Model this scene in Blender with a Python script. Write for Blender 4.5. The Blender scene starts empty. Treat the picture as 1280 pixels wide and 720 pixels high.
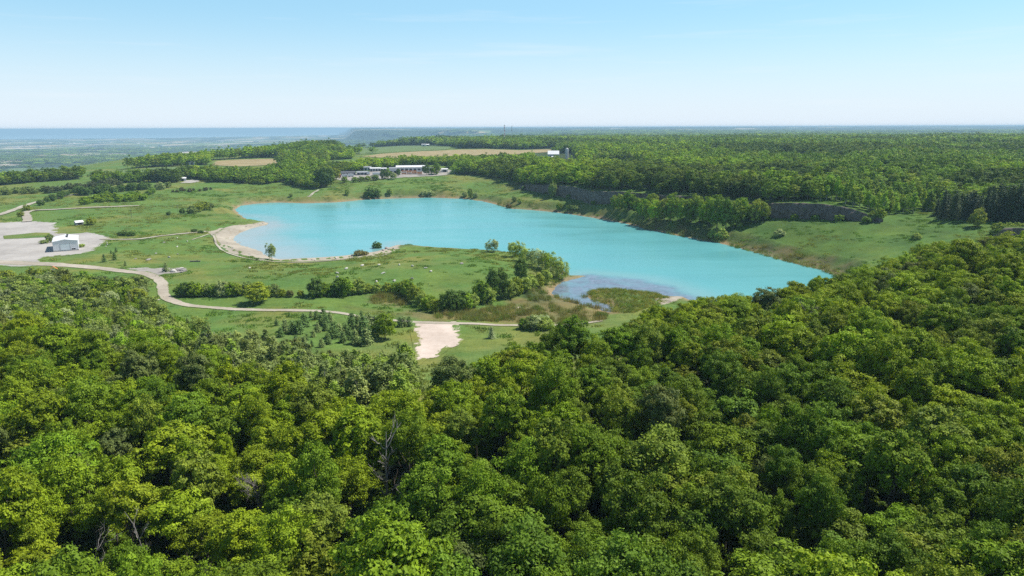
import bpy, bmesh, math, random
import numpy as np
from mathutils import Vector, Matrix
from mathutils.geometry import delaunay_2d_cdt

# ------------------------------------------------------------------ camera, sky, sun, exposure
S = bpy.context.scene
COL = S.collection
CAM_Z, FPX, HOR = 70.0, 853.0, 159.3
ROLL = 0.0036
PITCH = math.atan((360.0 - HOR) / FPX)
cam_data = bpy.data.cameras.new('camera')
cam = bpy.data.objects.new('camera', cam_data)
COL.objects.link(cam)
cam.location = (0, 0, CAM_Z)
cam.rotation_euler = (Matrix.Rotation(math.pi / 2 - PITCH, 3, 'X') @ Matrix.Rotation(-ROLL, 3, 'Z')).to_euler()
cam_data.sensor_width = 36.0
cam_data.lens = 36.0 * FPX / 1280.0
cam_data.clip_start = 0.5
cam_data.clip_end = 120000.0
S.camera = cam

SUN_DIR = Vector((0.80, 0.34, 1.22)).normalized()      # towards the sun
SUN_EL = math.asin(SUN_DIR.z)
SUN_AZ = math.atan2(SUN_DIR.x, SUN_DIR.y)              # clockwise from +Y
W = bpy.data.worlds.new('World')
S.world = W
W.use_nodes = True
wn, wl = W.node_tree.nodes, W.node_tree.links
wn.clear()
w_out = wn.new('ShaderNodeOutputWorld')
w_bg = wn.new('ShaderNodeBackground')
w_bg.inputs['Strength'].default_value = 0.112
sky = wn.new('ShaderNodeTexSky')
sky.sky_type = 'NISHITA'
sky.sun_disc = False
sky.sun_elevation = SUN_EL
sky.sun_rotation = SUN_AZ
sky.altitude = 250.0
sky.air_density = 1.0
sky.dust_density = 0.15
sky.ozone_density = 1.6
# thin high cirrus streaks low in the sky
tc = wn.new('ShaderNodeTexCoord')
mp = wn.new('ShaderNodeMapping')
mp.inputs['Scale'].default_value = (1.6, 1.6, 26.0)
mp.inputs['Rotation'].default_value = (0.05, -0.07, 0.0)
cn = wn.new('ShaderNodeTexNoise')
cn.inputs['Scale'].default_value = 2.2
cn.inputs['Detail'].default_value = 7.0
cn.inputs['Roughness'].default_value = 0.55
cr = wn.new('ShaderNodeMapRange')
cr.inputs['From Min'].default_value = 0.56
cr.inputs['From Max'].default_value = 0.85
cr.inputs['To Max'].default_value = 0.36
cmix = wn.new('ShaderNodeMix')
cmix.data_type = 'RGBA'
cmix.inputs['B'].default_value = (6.2, 6.5, 6.9, 1)
wl.new(tc.outputs['Generated'], mp.inputs['Vector'])
wl.new(mp.outputs['Vector'], cn.inputs['Vector'])
wl.new(cn.outputs['Fac'], cr.inputs['Value'])
wl.new(cr.outputs['Result'], cmix.inputs['Factor'])
tint = wn.new('ShaderNodeMix')
tint.data_type = 'RGBA'
tint.blend_type = 'MULTIPLY'
tint.inputs['Factor'].default_value = 1.0
tint.inputs['B'].default_value = (0.88, 1.06, 1.05, 1)
sxyz = wn.new('ShaderNodeSeparateXYZ')
veil_f = wn.new('ShaderNodeMapRange')
veil_f.interpolation_type = 'SMOOTHSTEP'
veil_f.inputs['From Min'].default_value = -0.02
veil_f.inputs['From Max'].default_value = 0.165
veil_f.inputs['To Min'].default_value = 1.0
veil_f.inputs['To Max'].default_value = 0.0
veil = wn.new('ShaderNodeMix')
veil.data_type = 'RGBA'
veil.inputs['B'].default_value = (5.55, 6.15, 6.8, 1)
wl.new(sky.outputs['Color'], tint.inputs['A'])
wl.new(tc.outputs['Generated'], sxyz.inputs['Vector'])
wl.new(sxyz.outputs['Z'], veil_f.inputs['Value'])
wl.new(veil_f.outputs['Result'], veil.inputs['Factor'])
even = wn.new('ShaderNodeMix')                      # even pale blue mixed into the low sky
even.data_type = 'RGBA'
even.inputs['Factor'].default_value = 0.6
even.inputs['B'].default_value = (2.75, 5.0, 6.6, 1)
even_f = wn.new('ShaderNodeMapRange')               # only low down: the unseen upper sky then gives less fill light
even_f.interpolation_type = 'SMOOTHSTEP'
for k_, v_ in zip(('From Min', 'From Max', 'To Min', 'To Max'), (0.2, 0.45, 0.6, 0.0)):
    even_f.inputs[k_].default_value = v_
wl.new(sxyz.outputs['Z'], even_f.inputs['Value'])
wl.new(even_f.outputs['Result'], even.inputs['Factor'])
deep_f = wn.new('ShaderNodeMapRange')  # dims the unseen upper sky to cut fill light and deepen shadows
deep_f.interpolation_type = 'SMOOTHSTEP'
for k_, v_ in zip(('From Min', 'From Max', 'To Min', 'To Max'), (0.25, 0.6, 1.0, 0.62)):
    deep_f.inputs[k_].default_value = v_
wl.new(sxyz.outputs['Z'], deep_f.inputs['Value'])
deep = wn.new('ShaderNodeVectorMath')
deep.operation = 'SCALE'
wl.new(tint.outputs['Result'], deep.inputs[0])
wl.new(deep_f.outputs['Result'], deep.inputs['Scale'])
wl.new(deep.outputs['Vector'], even.inputs['A'])
wl.new(even.outputs['Result'], veil.inputs['A'])
wl.new(veil.outputs['Result'], cmix.inputs['A'])
wl.new(cmix.outputs['Result'], w_bg.inputs['Color'])
wl.new(w_bg.outputs['Background'], w_out.inputs['Surface'])

sun_d = bpy.data.lights.new('sun', 'SUN')
sun_d.energy = 5.0
sun_d.angle = math.radians(0.53)
sun_d.color = (1.0, 0.95, 0.86)
sun = bpy.data.objects.new('sun', sun_d)
COL.objects.link(sun)
sun.rotation_euler = SUN_DIR.to_track_quat('Z', 'Y').to_euler()
sun.location = (0, 0, 300)

S.render.engine = 'CYCLES'
S.view_settings.view_transform = 'Standard'
S.view_settings.look = 'None'
S.view_settings.exposure = 0.4
S.view_settings.gamma = 1.0
S.view_settings.use_curve_mapping = False
S.cycles.max_bounces = 5
S.cycles.diffuse_bounces = 3
S.cycles.glossy_bounces = 2
S.cycles.transmission_bounces = 3
S.cycles.volume_bounces = 0
S.cycles.transparent_max_bounces = 6
S.cycles.sample_clamp_indirect = 6.0
S.cycles.use_denoising = False
S.cycles.use_adaptive_sampling = False

HAZE_DENSITY = 9.5e-5
HAZE_COLOR = (0.52, 0.79, 1.0)

# ------------------------------------------------------------------ small helpers
rng = np.random.default_rng(11)
rnd = random.Random(5)
cp, sp = math.cos(PITCH), math.sin(PITCH)
C_ROLL, S_ROLL = math.cos(ROLL), math.sin(ROLL)


def ray(u, v):
    """direction through a point of the 1280 x 720 picture"""
    a, b = (u - 640.0) / FPX, (360.0 - v) / FPX
    a, b = a * C_ROLL + b * S_ROLL, b * C_ROLL - a * S_ROLL
    return np.array([a, cp + b * sp, -sp + b * cp])


def on_z(u, v, z):
    d = ray(u, v)
    t = (z - CAM_Z) / d[2]
    return np.array([d[0] * t, d[1] * t, z])


def at_y(u, y, z):
    """ground point at forward distance y lying under picture column u"""
    return np.array([(u - 640.0) / FPX * (y * cp + (CAM_Z - z) * sp), y, z])


def to_px(P):
    P = np.asarray(P, float)
    q = P - np.array([0, 0, CAM_Z])
    d = q[..., 1] * cp - q[..., 2] * sp
    up = q[..., 1] * sp + q[..., 2] * cp
    a, b = q[..., 0] / d, up / d
    return 640 + FPX * (a * C_ROLL - b * S_ROLL), 360 - FPX * (b * C_ROLL + a * S_ROLL)


def smooth(a, b, x):
    t = np.clip((x - a) / (b - a), 0, 1)
    return t * t * (3 - 2 * t)


def inside(px, py, poly):
    poly = np.asarray(poly, float)
    res = np.zeros(px.shape, bool)
    n = len(poly)
    j = n - 1
    for i in range(n):
        xi, yi = poly[i][:2]
        xj, yj = poly[j][:2]
        if yi != yj:
            c = ((yi > py) != (yj > py)) & (px < (xj - xi) * (py - yi) / (yj - yi) + xi)
            res ^= c
        j = i
    return res


def line_dist(px, py, pts, closed=False):
    pts = np.asarray(pts, float)[:, :2]
    if closed:
        pts = np.vstack([pts, pts[:1]])
    best = np.full(px.shape, 1e12)
    for (ax, ay), (bx, by) in zip(pts[:-1], pts[1:]):
        dx, dy = bx - ax, by - ay
        L = dx * dx + dy * dy + 1e-12
        t = np.clip(((px - ax) * dx + (py - ay) * dy) / L, 0, 1)
        d = (px - ax - t * dx) ** 2 + (py - ay - t * dy) ** 2
        np.minimum(best, d, out=best)
    return np.sqrt(best)


def sdf(px, py, poly):
    """distance to the outline, negative inside"""
    d = line_dist(px, py, poly, True)
    return np.where(inside(px, py, poly), -d, d)


def _hash(ix, iy, seed):
    h = (ix.astype(np.int64) * 374761393 + iy.astype(np.int64) * 668265263 + seed * 974711) & 0x7fffffff
    h = ((h ^ (h >> 13)) * 1274126177) & 0x7fffffff
    h = (h ^ (h >> 16)) & 0xffff
    return h / 65535.0


def vnoise(x, y, seed=0):
    ix, iy = np.floor(x), np.floor(y)
    fx, fy = x - ix, y - iy
    fx, fy = fx * fx * (3 - 2 * fx), fy * fy * (3 - 2 * fy)
    a, b = _hash(ix, iy, seed), _hash(ix + 1, iy, seed)
    c, d = _hash(ix, iy + 1, seed), _hash(ix + 1, iy + 1, seed)
    return (a * (1 - fx) + b * fx) * (1 - fy) + (c * (1 - fx) + d * fx) * fy


def fbm(x, y, seed=0, oct=4):
    s, amp, tot = 0, 1.0, 0
    for k in range(oct):
        s = s + amp * vnoise(x, y, seed + k * 17)
        tot += amp
        amp *= 0.5
        x, y = x * 2.03 + 11.3, y * 2.03 + 4.7
    return s / tot


# ------------------------------------------------------------------ shape of the land
LAKE_PX = [(293, 262), (300, 257), (320, 254.5), (345, 253), (380, 254), (420, 253), (450, 250), (490, 248), (540, 247), (580, 248.5),
           (605, 252), (622, 256), (640, 261), (665, 262.5), (700, 266), (740, 272), (780, 279), (810, 287), (835, 292), (860, 297),
           (900, 304), (940, 314), (975, 324), (1000, 331), (1030, 338), (1050, 346), (1020, 360), (960, 375), (905, 380),
           (868, 377), (852, 370.5), (835, 370), (822, 367), (800, 364.5), (772, 361.5), (752, 362), (738, 364.5), (732, 369), (738, 374),
           (752, 378), (765, 383), (768, 390), (758, 390), (742, 385), (722, 379.5), (700, 373.5), (688, 367), (694, 359), (703, 352),
           (722, 348), (738, 344.5), (722, 344), (707, 344), (704, 338), (694, 330), (680, 324), (660, 321.5), (640, 316), (612, 312.5), (585, 311),
           (545, 309), (515, 306), (497, 306), (488, 309), (478, 312.5), (455, 317), (420, 321), (385, 323), (352, 324.5),
           (331, 320), (328, 315.5), (318, 312), (303, 307), (292, 301), (293, 296), (302, 290), (318, 284.5), (332, 281.5),
           (335, 279), (328, 276.5), (312, 277), (305, 272), (298, 267)]
LAKE = np.array([on_z(u, v, 0.0) for u, v in LAKE_PX])

CTRL = []
def cpx(u, v, z): CTRL.append(on_z(u, v, z))
def cy(u, y, z): CTRL.append(at_y(u, y, z))
for u, zz in ((-150, 17), (0, 17), (320, 16), (640, 16.5), (960, 17), (1280, 19), (1430, 19)):
    cy(u, 42, zz + .5); cy(u, 75, zz); cy(u, 100, zz)
for u, y, z in ((-150, 150, 15), (-150, 200, 8), (0, 150, 15), (0, 190, 8.5), (0, 225, 5), (200, 131, 15), (200, 165, 9), (200, 205, 4.5),
                (400, 115, 14), (400, 155, 7), (520, 118, 14.5), (520, 160, 7), (640, 128, 16), (640, 168, 8), (640, 208, 3),
                (740, 145, 16), (740, 190, 8), (740, 222, 3), (850, 160, 16), (850, 200, 9), (850, 238, 3), (1020, 190, 17), (1020, 232, 9),
                (1020, 268, 3), (1150, 226, 19), (1150, 264, 13), (1280, 240, 20), (1280, 290, 17), (1430, 240, 20), (1430, 300, 18)):
    cy(u, y, z)
for u, v, z in ((60, 340, 4), (203, 360, 3.5), (300, 386, 3.5), (420, 391, 3.5), (540, 402, 3), (690, 406, 2), (550, 440, 3.5), (450, 430, 3.5),
                (80, 315, 4), (20, 290, 4.5), (120, 280, 5), (200, 300, 4), (250, 280, 4), (300, 340, 4), (400, 345, 5), (500, 330, 5.5),
                (560, 320, 5), (620, 330, 4.5), (560, 370, 2.5), (480, 380, 2.2), (640, 387, 1.2), (720, 398, 1.0), (640, 350, 3), (680, 338, 2.5),
                (270, 290, 1.6), (300, 318, 1.4), (400, 332, 2.5), (0, 262, 6), (100, 255, 7), (200, 255, 6), (260, 255, 5), (230, 235, 10),
                (100, 235, 10), (0, 235, 9), (-150, 235, 9), (-150, 300, 5), (300, 232, 9), (350, 240, 5), (350, 226, 11), (420, 236, 8), (420, 225, 12),
                (480, 223, 14), (550, 216.5, 16), (550, 235, 8), (600, 222, 14), (600, 240, 4), (640, 242, 7), (640, 224, 15),
                (800, 372, 0.6), (835, 380, 1.0), (-150, 215, 5), (0, 219, 6), (100, 219, 11)):
    cpx(u, v, z)
for u, y, z in ((-150, 1150, -10), (0, 1150, -5), (-150, 1800, -60), (0, 1800, -60), (0, 3000, -125), (0, 6000, -145), (0, 14000, -153), (0, 45000, -158), (-150, 4000, -130),
                (100, 1080, 10), (120, 1500, -20), (200, 1060, 17), (200, 1350, 22), (200, 1900, -30), (200, 3000, -120), (200, 6000, -145), (200, 14000, -153),
                (300, 1350, 24), (300, 2000, -10), (300, 4000, -115), (350, 7000, -140), (350, 14000, -153), (350, 45000, -158), (420, 1400, 28), (420, 2000, 10),
                (420, 4000, -90), (450, 6500, -115), (560, 1600, 24), (560, 2400, 22), (560, 4500, -20), (560, 6500, -60)):
    cy(u, y, z)
for u, v, z in ((170, 217, 13), (300, 205, 17), (480, 187, 22), (600, 191.5, 22), (550, 194, 22)):
    cpx(u, v, z)
for u, v, z in ((660, 239, 9), (720, 247, 11), (780, 253, 12), (850, 259, 13), (900, 264, 13), (960, 272, 14), (1030, 274, 15.5), (1090, 275, 18),
                (700, 267, .5), (780, 280, .5), (860, 298, .5), (940, 314, 1), (1000, 331, 1), (900, 285, 6), (960, 295, 7), (1050, 305, 9),
                (1100, 290, 14), (1150, 285, 16), (1200, 290, 17), (1280, 287, 19), (1200, 275, 20), (1280, 275, 21), (1430, 275, 22)):
    cpx(u, v, z)
for u, y, z in ((700, 690, 16), (780, 620, 17), (900, 560, 17.5), (1000, 510, 18), (1090, 460, 20), (700, 900, 24), (900, 800, 24), (1100, 700, 24),
                (1280, 600, 24), (1280, 430, 22), (1430, 600, 24), (700, 1500, 26), (1000, 1500, 27), (1280, 1500, 29), (1430, 1500, 30),
                (700, 2200, 25), (1000, 2200, 24), (1280, 2200, 25), (700, 3000, 13), (1000, 3000, 12), (1280, 3000, 12), (700, 5000, 4), (1000, 5000, 5), (1280, 5000, 6), (700, 8000, 9), (1000, 8000, 10), (1280, 8000, 12),
                (700, 12000, 40), (1000, 12000, 42), (1280, 12000, 46), (700, 16000, 60), (1000, 16000, 63), (1280, 16000, 66), (700, 45000, 60), (1000, 45000, 66), (1280, 45000, 70), (1430, 45000, 70), (1430, 6000, 28)):
    cy(u, y, z)
CTRL = np.array(CTRL)


def logpolar(x, y):
    r = np.clip(np.hypot(x, y), 40.0, 60000.0)
    a = np.clip(np.arctan2(x, np.maximum(y, 1e-3)), -0.82, 0.82)
    return a, np.log(r) - 5.0


_ca, _cb = logpolar(CTRL[:, 0], CTRL[:, 1])
_c2 = 0.03 ** 2
_K = np.sqrt((_ca[:, None] - _ca[None]) ** 2 + (_cb[:, None] - _cb[None]) ** 2 + _c2)
_n = len(CTRL)
_A = np.zeros((_n + 1, _n + 1))
_A[:_n, :_n] = _K - np.eye(_n) * 0.004
_A[:_n, _n] = 1
_A[_n, :_n] = 1
_w = np.linalg.solve(_A, np.append(CTRL[:, 2], 0))

CLIFF_PX = [(650, 236.5, 8.5), (670, 240.5, 9), (700, 245, 10.5), (740, 250, 11.5), (780, 253.5, 12), (820, 257, 12.5), (860, 261, 13), (900, 265, 13),
            (930, 269, 13.5), (960, 272, 14), (1000, 273.5, 14.7), (1030, 274.5, 15.5), (1060, 275.5, 16.5), (1090, 274.5, 18.5), (1105, 272, 20)]
CLIFF = np.array([on_z(u, v, z) for u, v, z in CLIFF_PX])
CLIFF_RISE = np.interp([c[0] for c in CLIFF_PX], [650, 675, 700, 900, 1040, 1080, 1105], [0, 5.5, 8.5, 8.0, 8.5, 4.5, 0])
_cl_a = np.arctan2(CLIFF[:, 0], CLIFF[:, 1])
ESC = np.array([at_y(u, y, 0) for u, y in ((434, 9600), (470, 8600), (520, 9000), (580, 8500), (640, 9100), (700, 9600), (760, 9000), (900, 60000), (434, 60000))])


def height(x, y):
    x = np.asarray(x, float); y = np.asarray(y, float)
    shp = x.shape
    x = x.ravel(); y = y.ravel()
    z = np.empty_like(x)
    for s in range(0, len(x), 60000):
        a, b = logpolar(x[s:s + 60000], y[s:s + 60000])
        k = np.sqrt((a[:, None] - _ca[None]) ** 2 + (b[:, None] - _cb[None]) ** 2 + _c2)
        z[s:s + 60000] = k @ _w[:_n] + _w[_n]
    r = np.hypot(x, y)
    # the step of the quarry face
    m = (r > 300) & (r < 900) & (x > -20) & (x < 400) & (y > 0)
    if m.any():
        a = np.arctan2(x[m], y[m])
        yy = np.interp(a, _cl_a, np.hypot(CLIFF[:, 0], CLIFF[:, 1]))
        s = r[m] - yy
        rise = np.interp(a, _cl_a, CLIFF_RISE, left=0, right=0)
        z[m] += rise * smooth(0.6, 4.5, s) * (1 - smooth(30, 150, s))
    # the escarpment far off
    m = (r > 3500) & (y > 0) & (np.abs(x) < 20000)
    if m.any():
        d = -sdf(x[m], y[m], ESC)
        t = smooth(-60, 170, d)
        zt = 32 + 30 * smooth(9000, 17000, r[m]) + 5 * (fbm(x[m] / 900, y[m] / 900, 3, 2) - .5)
        z[m] = z[m] * (1 - t) + np.maximum(z[m], zt) * t
    # the open lake lies in the lowest ground far to the north-west
    t = smooth(18000, 19000, r) * smooth(-.228, -.245, np.arctan2(x, np.maximum(y, 1e-3))) * (y > 0)
    # gentle unevenness
    z += (fbm(x / 22, y / 22, 5, 3) - 0.5) * 0.9 * smooth(40, 120, r) * (1 - smooth(900, 1500, r))
    z += (fbm(x / 400, y / 400, 8, 3) - 0.5) * 14 * smooth(1500, 3000, r)
    z = z * (1 - t) + np.minimum(z, -162) * t
    m = (r > 6500) & (r < 18200) & (np.arctan2(x, np.maximum(y, 1e-3)) < -.23)
    z = np.where(m, np.maximum(z, -146 + 6 * (fbm(x / 700, y / 700, 9, 2) - .5)), z)
    z = np.where(r > 3000, np.minimum(z, 67 + .12 * (z - 67)), z)
    # the lake bed and its banks
    m = (r > 150) & (r < 1000) & (y > 0) & (np.abs(x) < 420)
    if m.any():
        d = sdf(x[m], y[m], LAKE)
        wob = (vnoise(x[m] / 5.0, y[m] / 5.0, 21) - .5) * 1.6 + (vnoise(x[m] / 1.9, y[m] / 1.9, 22) - .5) * .8
        d = d + wob
        land = np.maximum(z[m], 0.7)
        land = land * smooth(-1, 13, d) + 0.10 * np.clip(d, 0, 6)
        land = np.where(d > 13, np.maximum(z[m], 0.7), land)
        z[m] = np.where(d > 0, np.maximum(land, 0.02), np.maximum(-2.5, -0.03 + 0.16 * d))
    return z.reshape(shp)


def h1(x, y):
    return float(height(np.array([x]), np.array([y]))[0])


_TT = np.geomspace(35, 16000, 1500)


def at(u, v, dz=0.0):
    """first point of the land (raised by dz) seen through a picture point"""
    d = ray(u, v)
    P = d[None] * _TT[:, None]
    hz = height(P[:, 0], P[:, 1]) + dz
    below = np.nonzero(P[:, 2] + CAM_Z < hz)[0]
    i = below[0] if len(below) else len(_TT) - 1
    lo, hi = _TT[max(i - 1, 0)], _TT[i]
    for _ in range(2):
        tt = np.linspace(lo, hi, 24)
        P = d[None] * tt[:, None]
        b = np.nonzero(P[:, 2] + CAM_Z < height(P[:, 0], P[:, 1]) + dz)[0]
        k = b[0] if len(b) else 23
        lo, hi = tt[max(k - 1, 0)], tt[k]
    P = d * hi
    return np.array([P[0], P[1], h1(P[0], P[1])])


def wpoly(px, dz=0.0):
    return np.array([at(u, v, dz) for u, v in px])


def tag(o, label=None, cat=None, group=None, kind=None):
    if label: o['label'] = label
    if cat: o['category'] = cat
    if group: o['group'] = group
    if kind: o['kind'] = kind
    return o


def link(name, me, parent=None):
    o = bpy.data.objects.new(name, me)
    COL.objects.link(o)
    if parent is not None:
        o.parent = parent
    return o


def empty(name, loc, rz=0.0):
    o = bpy.data.objects.new(name, None)
    COL.objects.link(o)
    o.empty_display_size = 0.5
    o.location = loc
    o.rotation_euler = (0, 0, rz)
    return o


def mesh_np(name, V, F, mats=(), fmat=None, smooth_shade=False):
    """mesh from arrays; F is (n, 3) or (n, 4), or a list of such arrays"""
    V = np.asarray(V, np.float32)
    Fs = F if isinstance(F, (list, tuple)) else [F]
    Fs = [np.asarray(f, np.int32) for f in Fs if len(f)]
    me = bpy.data.meshes.new(name)
    me.vertices.add(len(V))
    me.vertices.foreach_set('co', V.ravel())
    loops = np.concatenate([f.ravel() for f in Fs])
    tot = np.concatenate([np.full(len(f), f.shape[1], np.int32) for f in Fs])
    st = np.concatenate([[0], np.cumsum(tot)[:-1]]).astype(np.int32)
    me.loops.add(len(loops))
    me.loops.foreach_set('vertex_index', loops)
    me.polygons.add(len(tot))
    me.polygons.foreach_set('loop_start', st)
    me.polygons.foreach_set('loop_total', tot)
    if fmat is not None:
        me.polygons.foreach_set('material_index', np.asarray(fmat, np.int32))
    if smooth_shade:
        me.polygons.foreach_set('use_smooth', np.ones(len(tot), bool))
    for m in mats:
        me.materials.append(m)
    me.update(calc_edges=True)
    me.validate()
    return me


def set_attr(me, name, arr, typ='FLOAT', dom='POINT'):
    a = me.attributes.new(name, typ, dom)
    key = {'FLOAT': 'value', 'INT': 'value', 'FLOAT_VECTOR': 'vector', 'FLOAT_COLOR': 'color'}[typ]
    a.data.foreach_set(key, np.asarray(arr, np.int32 if typ == 'INT' else np.float32).ravel())
# ------------------------------------------------------------------ materials for the land
def new_mat(name):
    m = bpy.data.materials.new(name)
    m.use_nodes = True
    nt = m.node_tree
    nt.nodes.clear()
    out = nt.nodes.new('ShaderNodeOutputMaterial')
    return m, nt.nodes, nt.links, out


def noise(N, L, vec, scale, detail=4, rough=.55, dist=0.0):
    n = N.new('ShaderNodeTexNoise')
    n.inputs['Scale'].default_value = scale
    n.inputs['Detail'].default_value = detail
    n.inputs['Roughness'].default_value = rough
    n.inputs['Distortion'].default_value = dist
    if vec is not None:
        L.new(vec, n.inputs['Vector'])
    return n.outputs['Fac']


def rng_map(N, L, src, a, b, c=0.0, d=1.0):
    n = N.new('ShaderNodeMapRange')
    for k, v in zip(('From Min', 'From Max', 'To Min', 'To Max'), (a, b, c, d)):
        n.inputs[k].default_value = v
    L.new(src, n.inputs['Value'])
    return n.outputs['Result']


def mix_col(N, L, fac, a, b, mode='MIX'):
    n = N.new('ShaderNodeMix')
    n.data_type = 'RGBA'
    n.blend_type = mode
    for src, key in ((fac, 'Factor'), (a, 'A'), (b, 'B')):
        if isinstance(src, (int, float)):
            n.inputs[key].default_value = src
        elif isinstance(src, tuple):
            n.inputs[key].default_value = src + (1,) if len(src) == 3 else src
        else:
            L.new(src, n.inputs[key])
    return n.outputs['Result']


def math_n(N, L, op, a, b=None):
    n = N.new('ShaderNodeMath')
    n.operation = op
    for i, s in enumerate((a, b)):
        if s is None: continue
        if isinstance(s, (int, float)):
            n.inputs[i].default_value = s
        else:
            L.new(s, n.inputs[i])
    return n.outputs[0]


def attr(N, name, typ='GEOMETRY'):
    n = N.new('ShaderNodeAttribute')
    n.attribute_type = typ
    n.attribute_name = name
    return n


def ground_mat(name, patch=None, soft=1.0, patch2=None, speck=0.35, rag=0.0, rut=False):
    """grass and soil; with patch, bare stuff that frays out into the grass at its rim"""
    m, N, L, out = new_mat(name)
    g = N.new('ShaderNodeNewGeometry').outputs['Position']
    a = attr(N, 'col').outputs['Color']
    n1 = noise(N, L, g, 0.045, 5, .6)
    n2 = noise(N, L, g, 0.45, 5, .65)
    n3 = noise(N, L, g, 2.6, 3, .6)
    sep = N.new('ShaderNodeMapping'); sep.inputs['Scale'].default_value = (.05, .16, .1); L.new(g, sep.inputs['Vector'])
    n4 = noise(N, L, sep.outputs['Vector'], 1.0, 4, .6, .6)
    c = mix_col(N, L, rng_map(N, L, n1, .38, .62, 0, .75), a, mix_col(N, L, 1.0, a, (1.45, 1.10, .95), 'MULTIPLY'))
    c = mix_col(N, L, rng_map(N, L, n4, .42, .7, 0, .6), c, mix_col(N, L, 1.0, c, (.66, .76, .70), 'MULTIPLY'))
    c = mix_col(N, L, rng_map(N, L, n2, .46, .72, 0, .75), c, mix_col(N, L, 1.0, c, (.66, .72, .62), 'MULTIPLY'))
    c = mix_col(N, L, rng_map(N, L, n3, .3, .7, 0, 1), mix_col(N, L, 1.0, c, (.72, .74, .72), 'MULTIPLY'), mix_col(N, L, 1.0, c, (1.30, 1.24, 1.15), 'MULTIPLY'))
    if patch:
        p = mix_col(N, L, rng_map(N, L, n2, .3, .7), patch, patch2 or tuple(x * .75 for x in patch))
        p = mix_col(N, L, rng_map(N, L, n3, .55, .75, 0, speck), p, mix_col(N, L, 1.0, p, (.6, .62, .62), 'MULTIPLY'))
        p = mix_col(N, L, rng_map(N, L, n1, .42, .62, 0, .8), p, mix_col(N, L, 1.0, p, (.74, .73, .72), 'MULTIPLY'))
        e = attr(N, 'edge').outputs['Fac']
        f = math_n(N, L, 'ADD', math_n(N, L, 'MULTIPLY', e, 1.0 / soft),
                   math_n(N, L, 'ADD', rng_map(N, L, n2, .25, .75, -.75, .55), rng_map(N, L, n3, .25, .75, -.35, .3)))
        if rut:
            md = attr(N, 'mid').outputs['Fac']
            f = math_n(N, L, 'SUBTRACT', f, math_n(N, L, 'MULTIPLY', rng_map(N, L, md, .62, .95), rng_map(N, L, n2, .35, .62, .2, 2.2)))
        if rag:
            nr = noise(N, L, g, .13, 5, .65, .6)
            f = math_n(N, L, 'ADD', f, rng_map(N, L, nr, .3, .62, -rag, .5))
        c = mix_col(N, L, rng_map(N, L, f, .15, .55), c, p)
    b = N.new('ShaderNodeBsdfPrincipled')
    b.inputs['Roughness'].default_value = .95
    b.inputs['Specular IOR Level'].default_value = .15
    L.new(c, b.inputs['Base Color'])
    bump = N.new('ShaderNodeBump')
    bump.inputs['Strength'].default_value = .55 if not patch else .3
    bump.inputs['Distance'].default_value = .5
    L.new(math_n(N, L, 'ADD', n2, math_n(N, L, 'MULTIPLY', n3, .4)), bump.inputs['Height'])
    L.new(bump.outputs['Normal'], b.inputs['Normal'])
    L.new(b.outputs[0], out.inputs['Surface'])
    return m


# ------------------------------------------------------------------ colour of the land, by place
GRASS = np.array([.094, .178, .042])
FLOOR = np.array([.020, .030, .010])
CANOPY = np.array([.034, .060, .020])
FOREST_PX = [(-160, 384), (0, 390), (60, 399), (130, 404), (200, 416), (250, 414), (300, 432), (330, 455), (420, 474), (470, 470), (510, 462),
             (545, 458), (580, 448), (640, 428), (690, 418), (740, 408), (800, 388), (850, 374), (900, 368), (960, 361), (1020, 350), (1065, 337),
             (1120, 319), (1180, 306), (1280, 304), (1440, 303)]
FOREST = np.array([on_z(u, v, 28.0)[:2] for u, v in FOREST_PX] + [(330, 120), (120, 25), (-120, 25), (-200, 80)])
REED_BANKS = [wpoly(p) for p in (
    [(470, 367), (500, 366), (512, 376), (508, 388), (480, 384), (462, 378)],
    [(500, 387), (540, 393), (600, 388), (640, 378), (680, 371), (720, 379), (765, 391), (755, 401), (690, 404), (600, 402), (520, 400)],
    [(810, 284), (860, 294), (900, 301), (905, 297), (860, 288), (815, 279)],
    [(940, 311), (1000, 326), (1040, 337), (1060, 330), (1000, 317), (950, 307)],
    [(690, 368), (640, 380), (650, 372), (685, 360)])]
DRY = wpoly([(440, 385), (520, 390), (640, 385), (700, 376), (765, 390), (750, 402), (600, 404), (480, 398)])
RUSH = wpoly([(655, 362), (690, 364), (700, 372), (680, 376), (650, 372)])
WOOD_YOUNG = wpoly([(-100, 338), (0, 341), (60, 340), (110, 341), (160, 346), (188, 352), (196, 366), (175, 376), (215, 392), (240, 404)]) 


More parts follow.
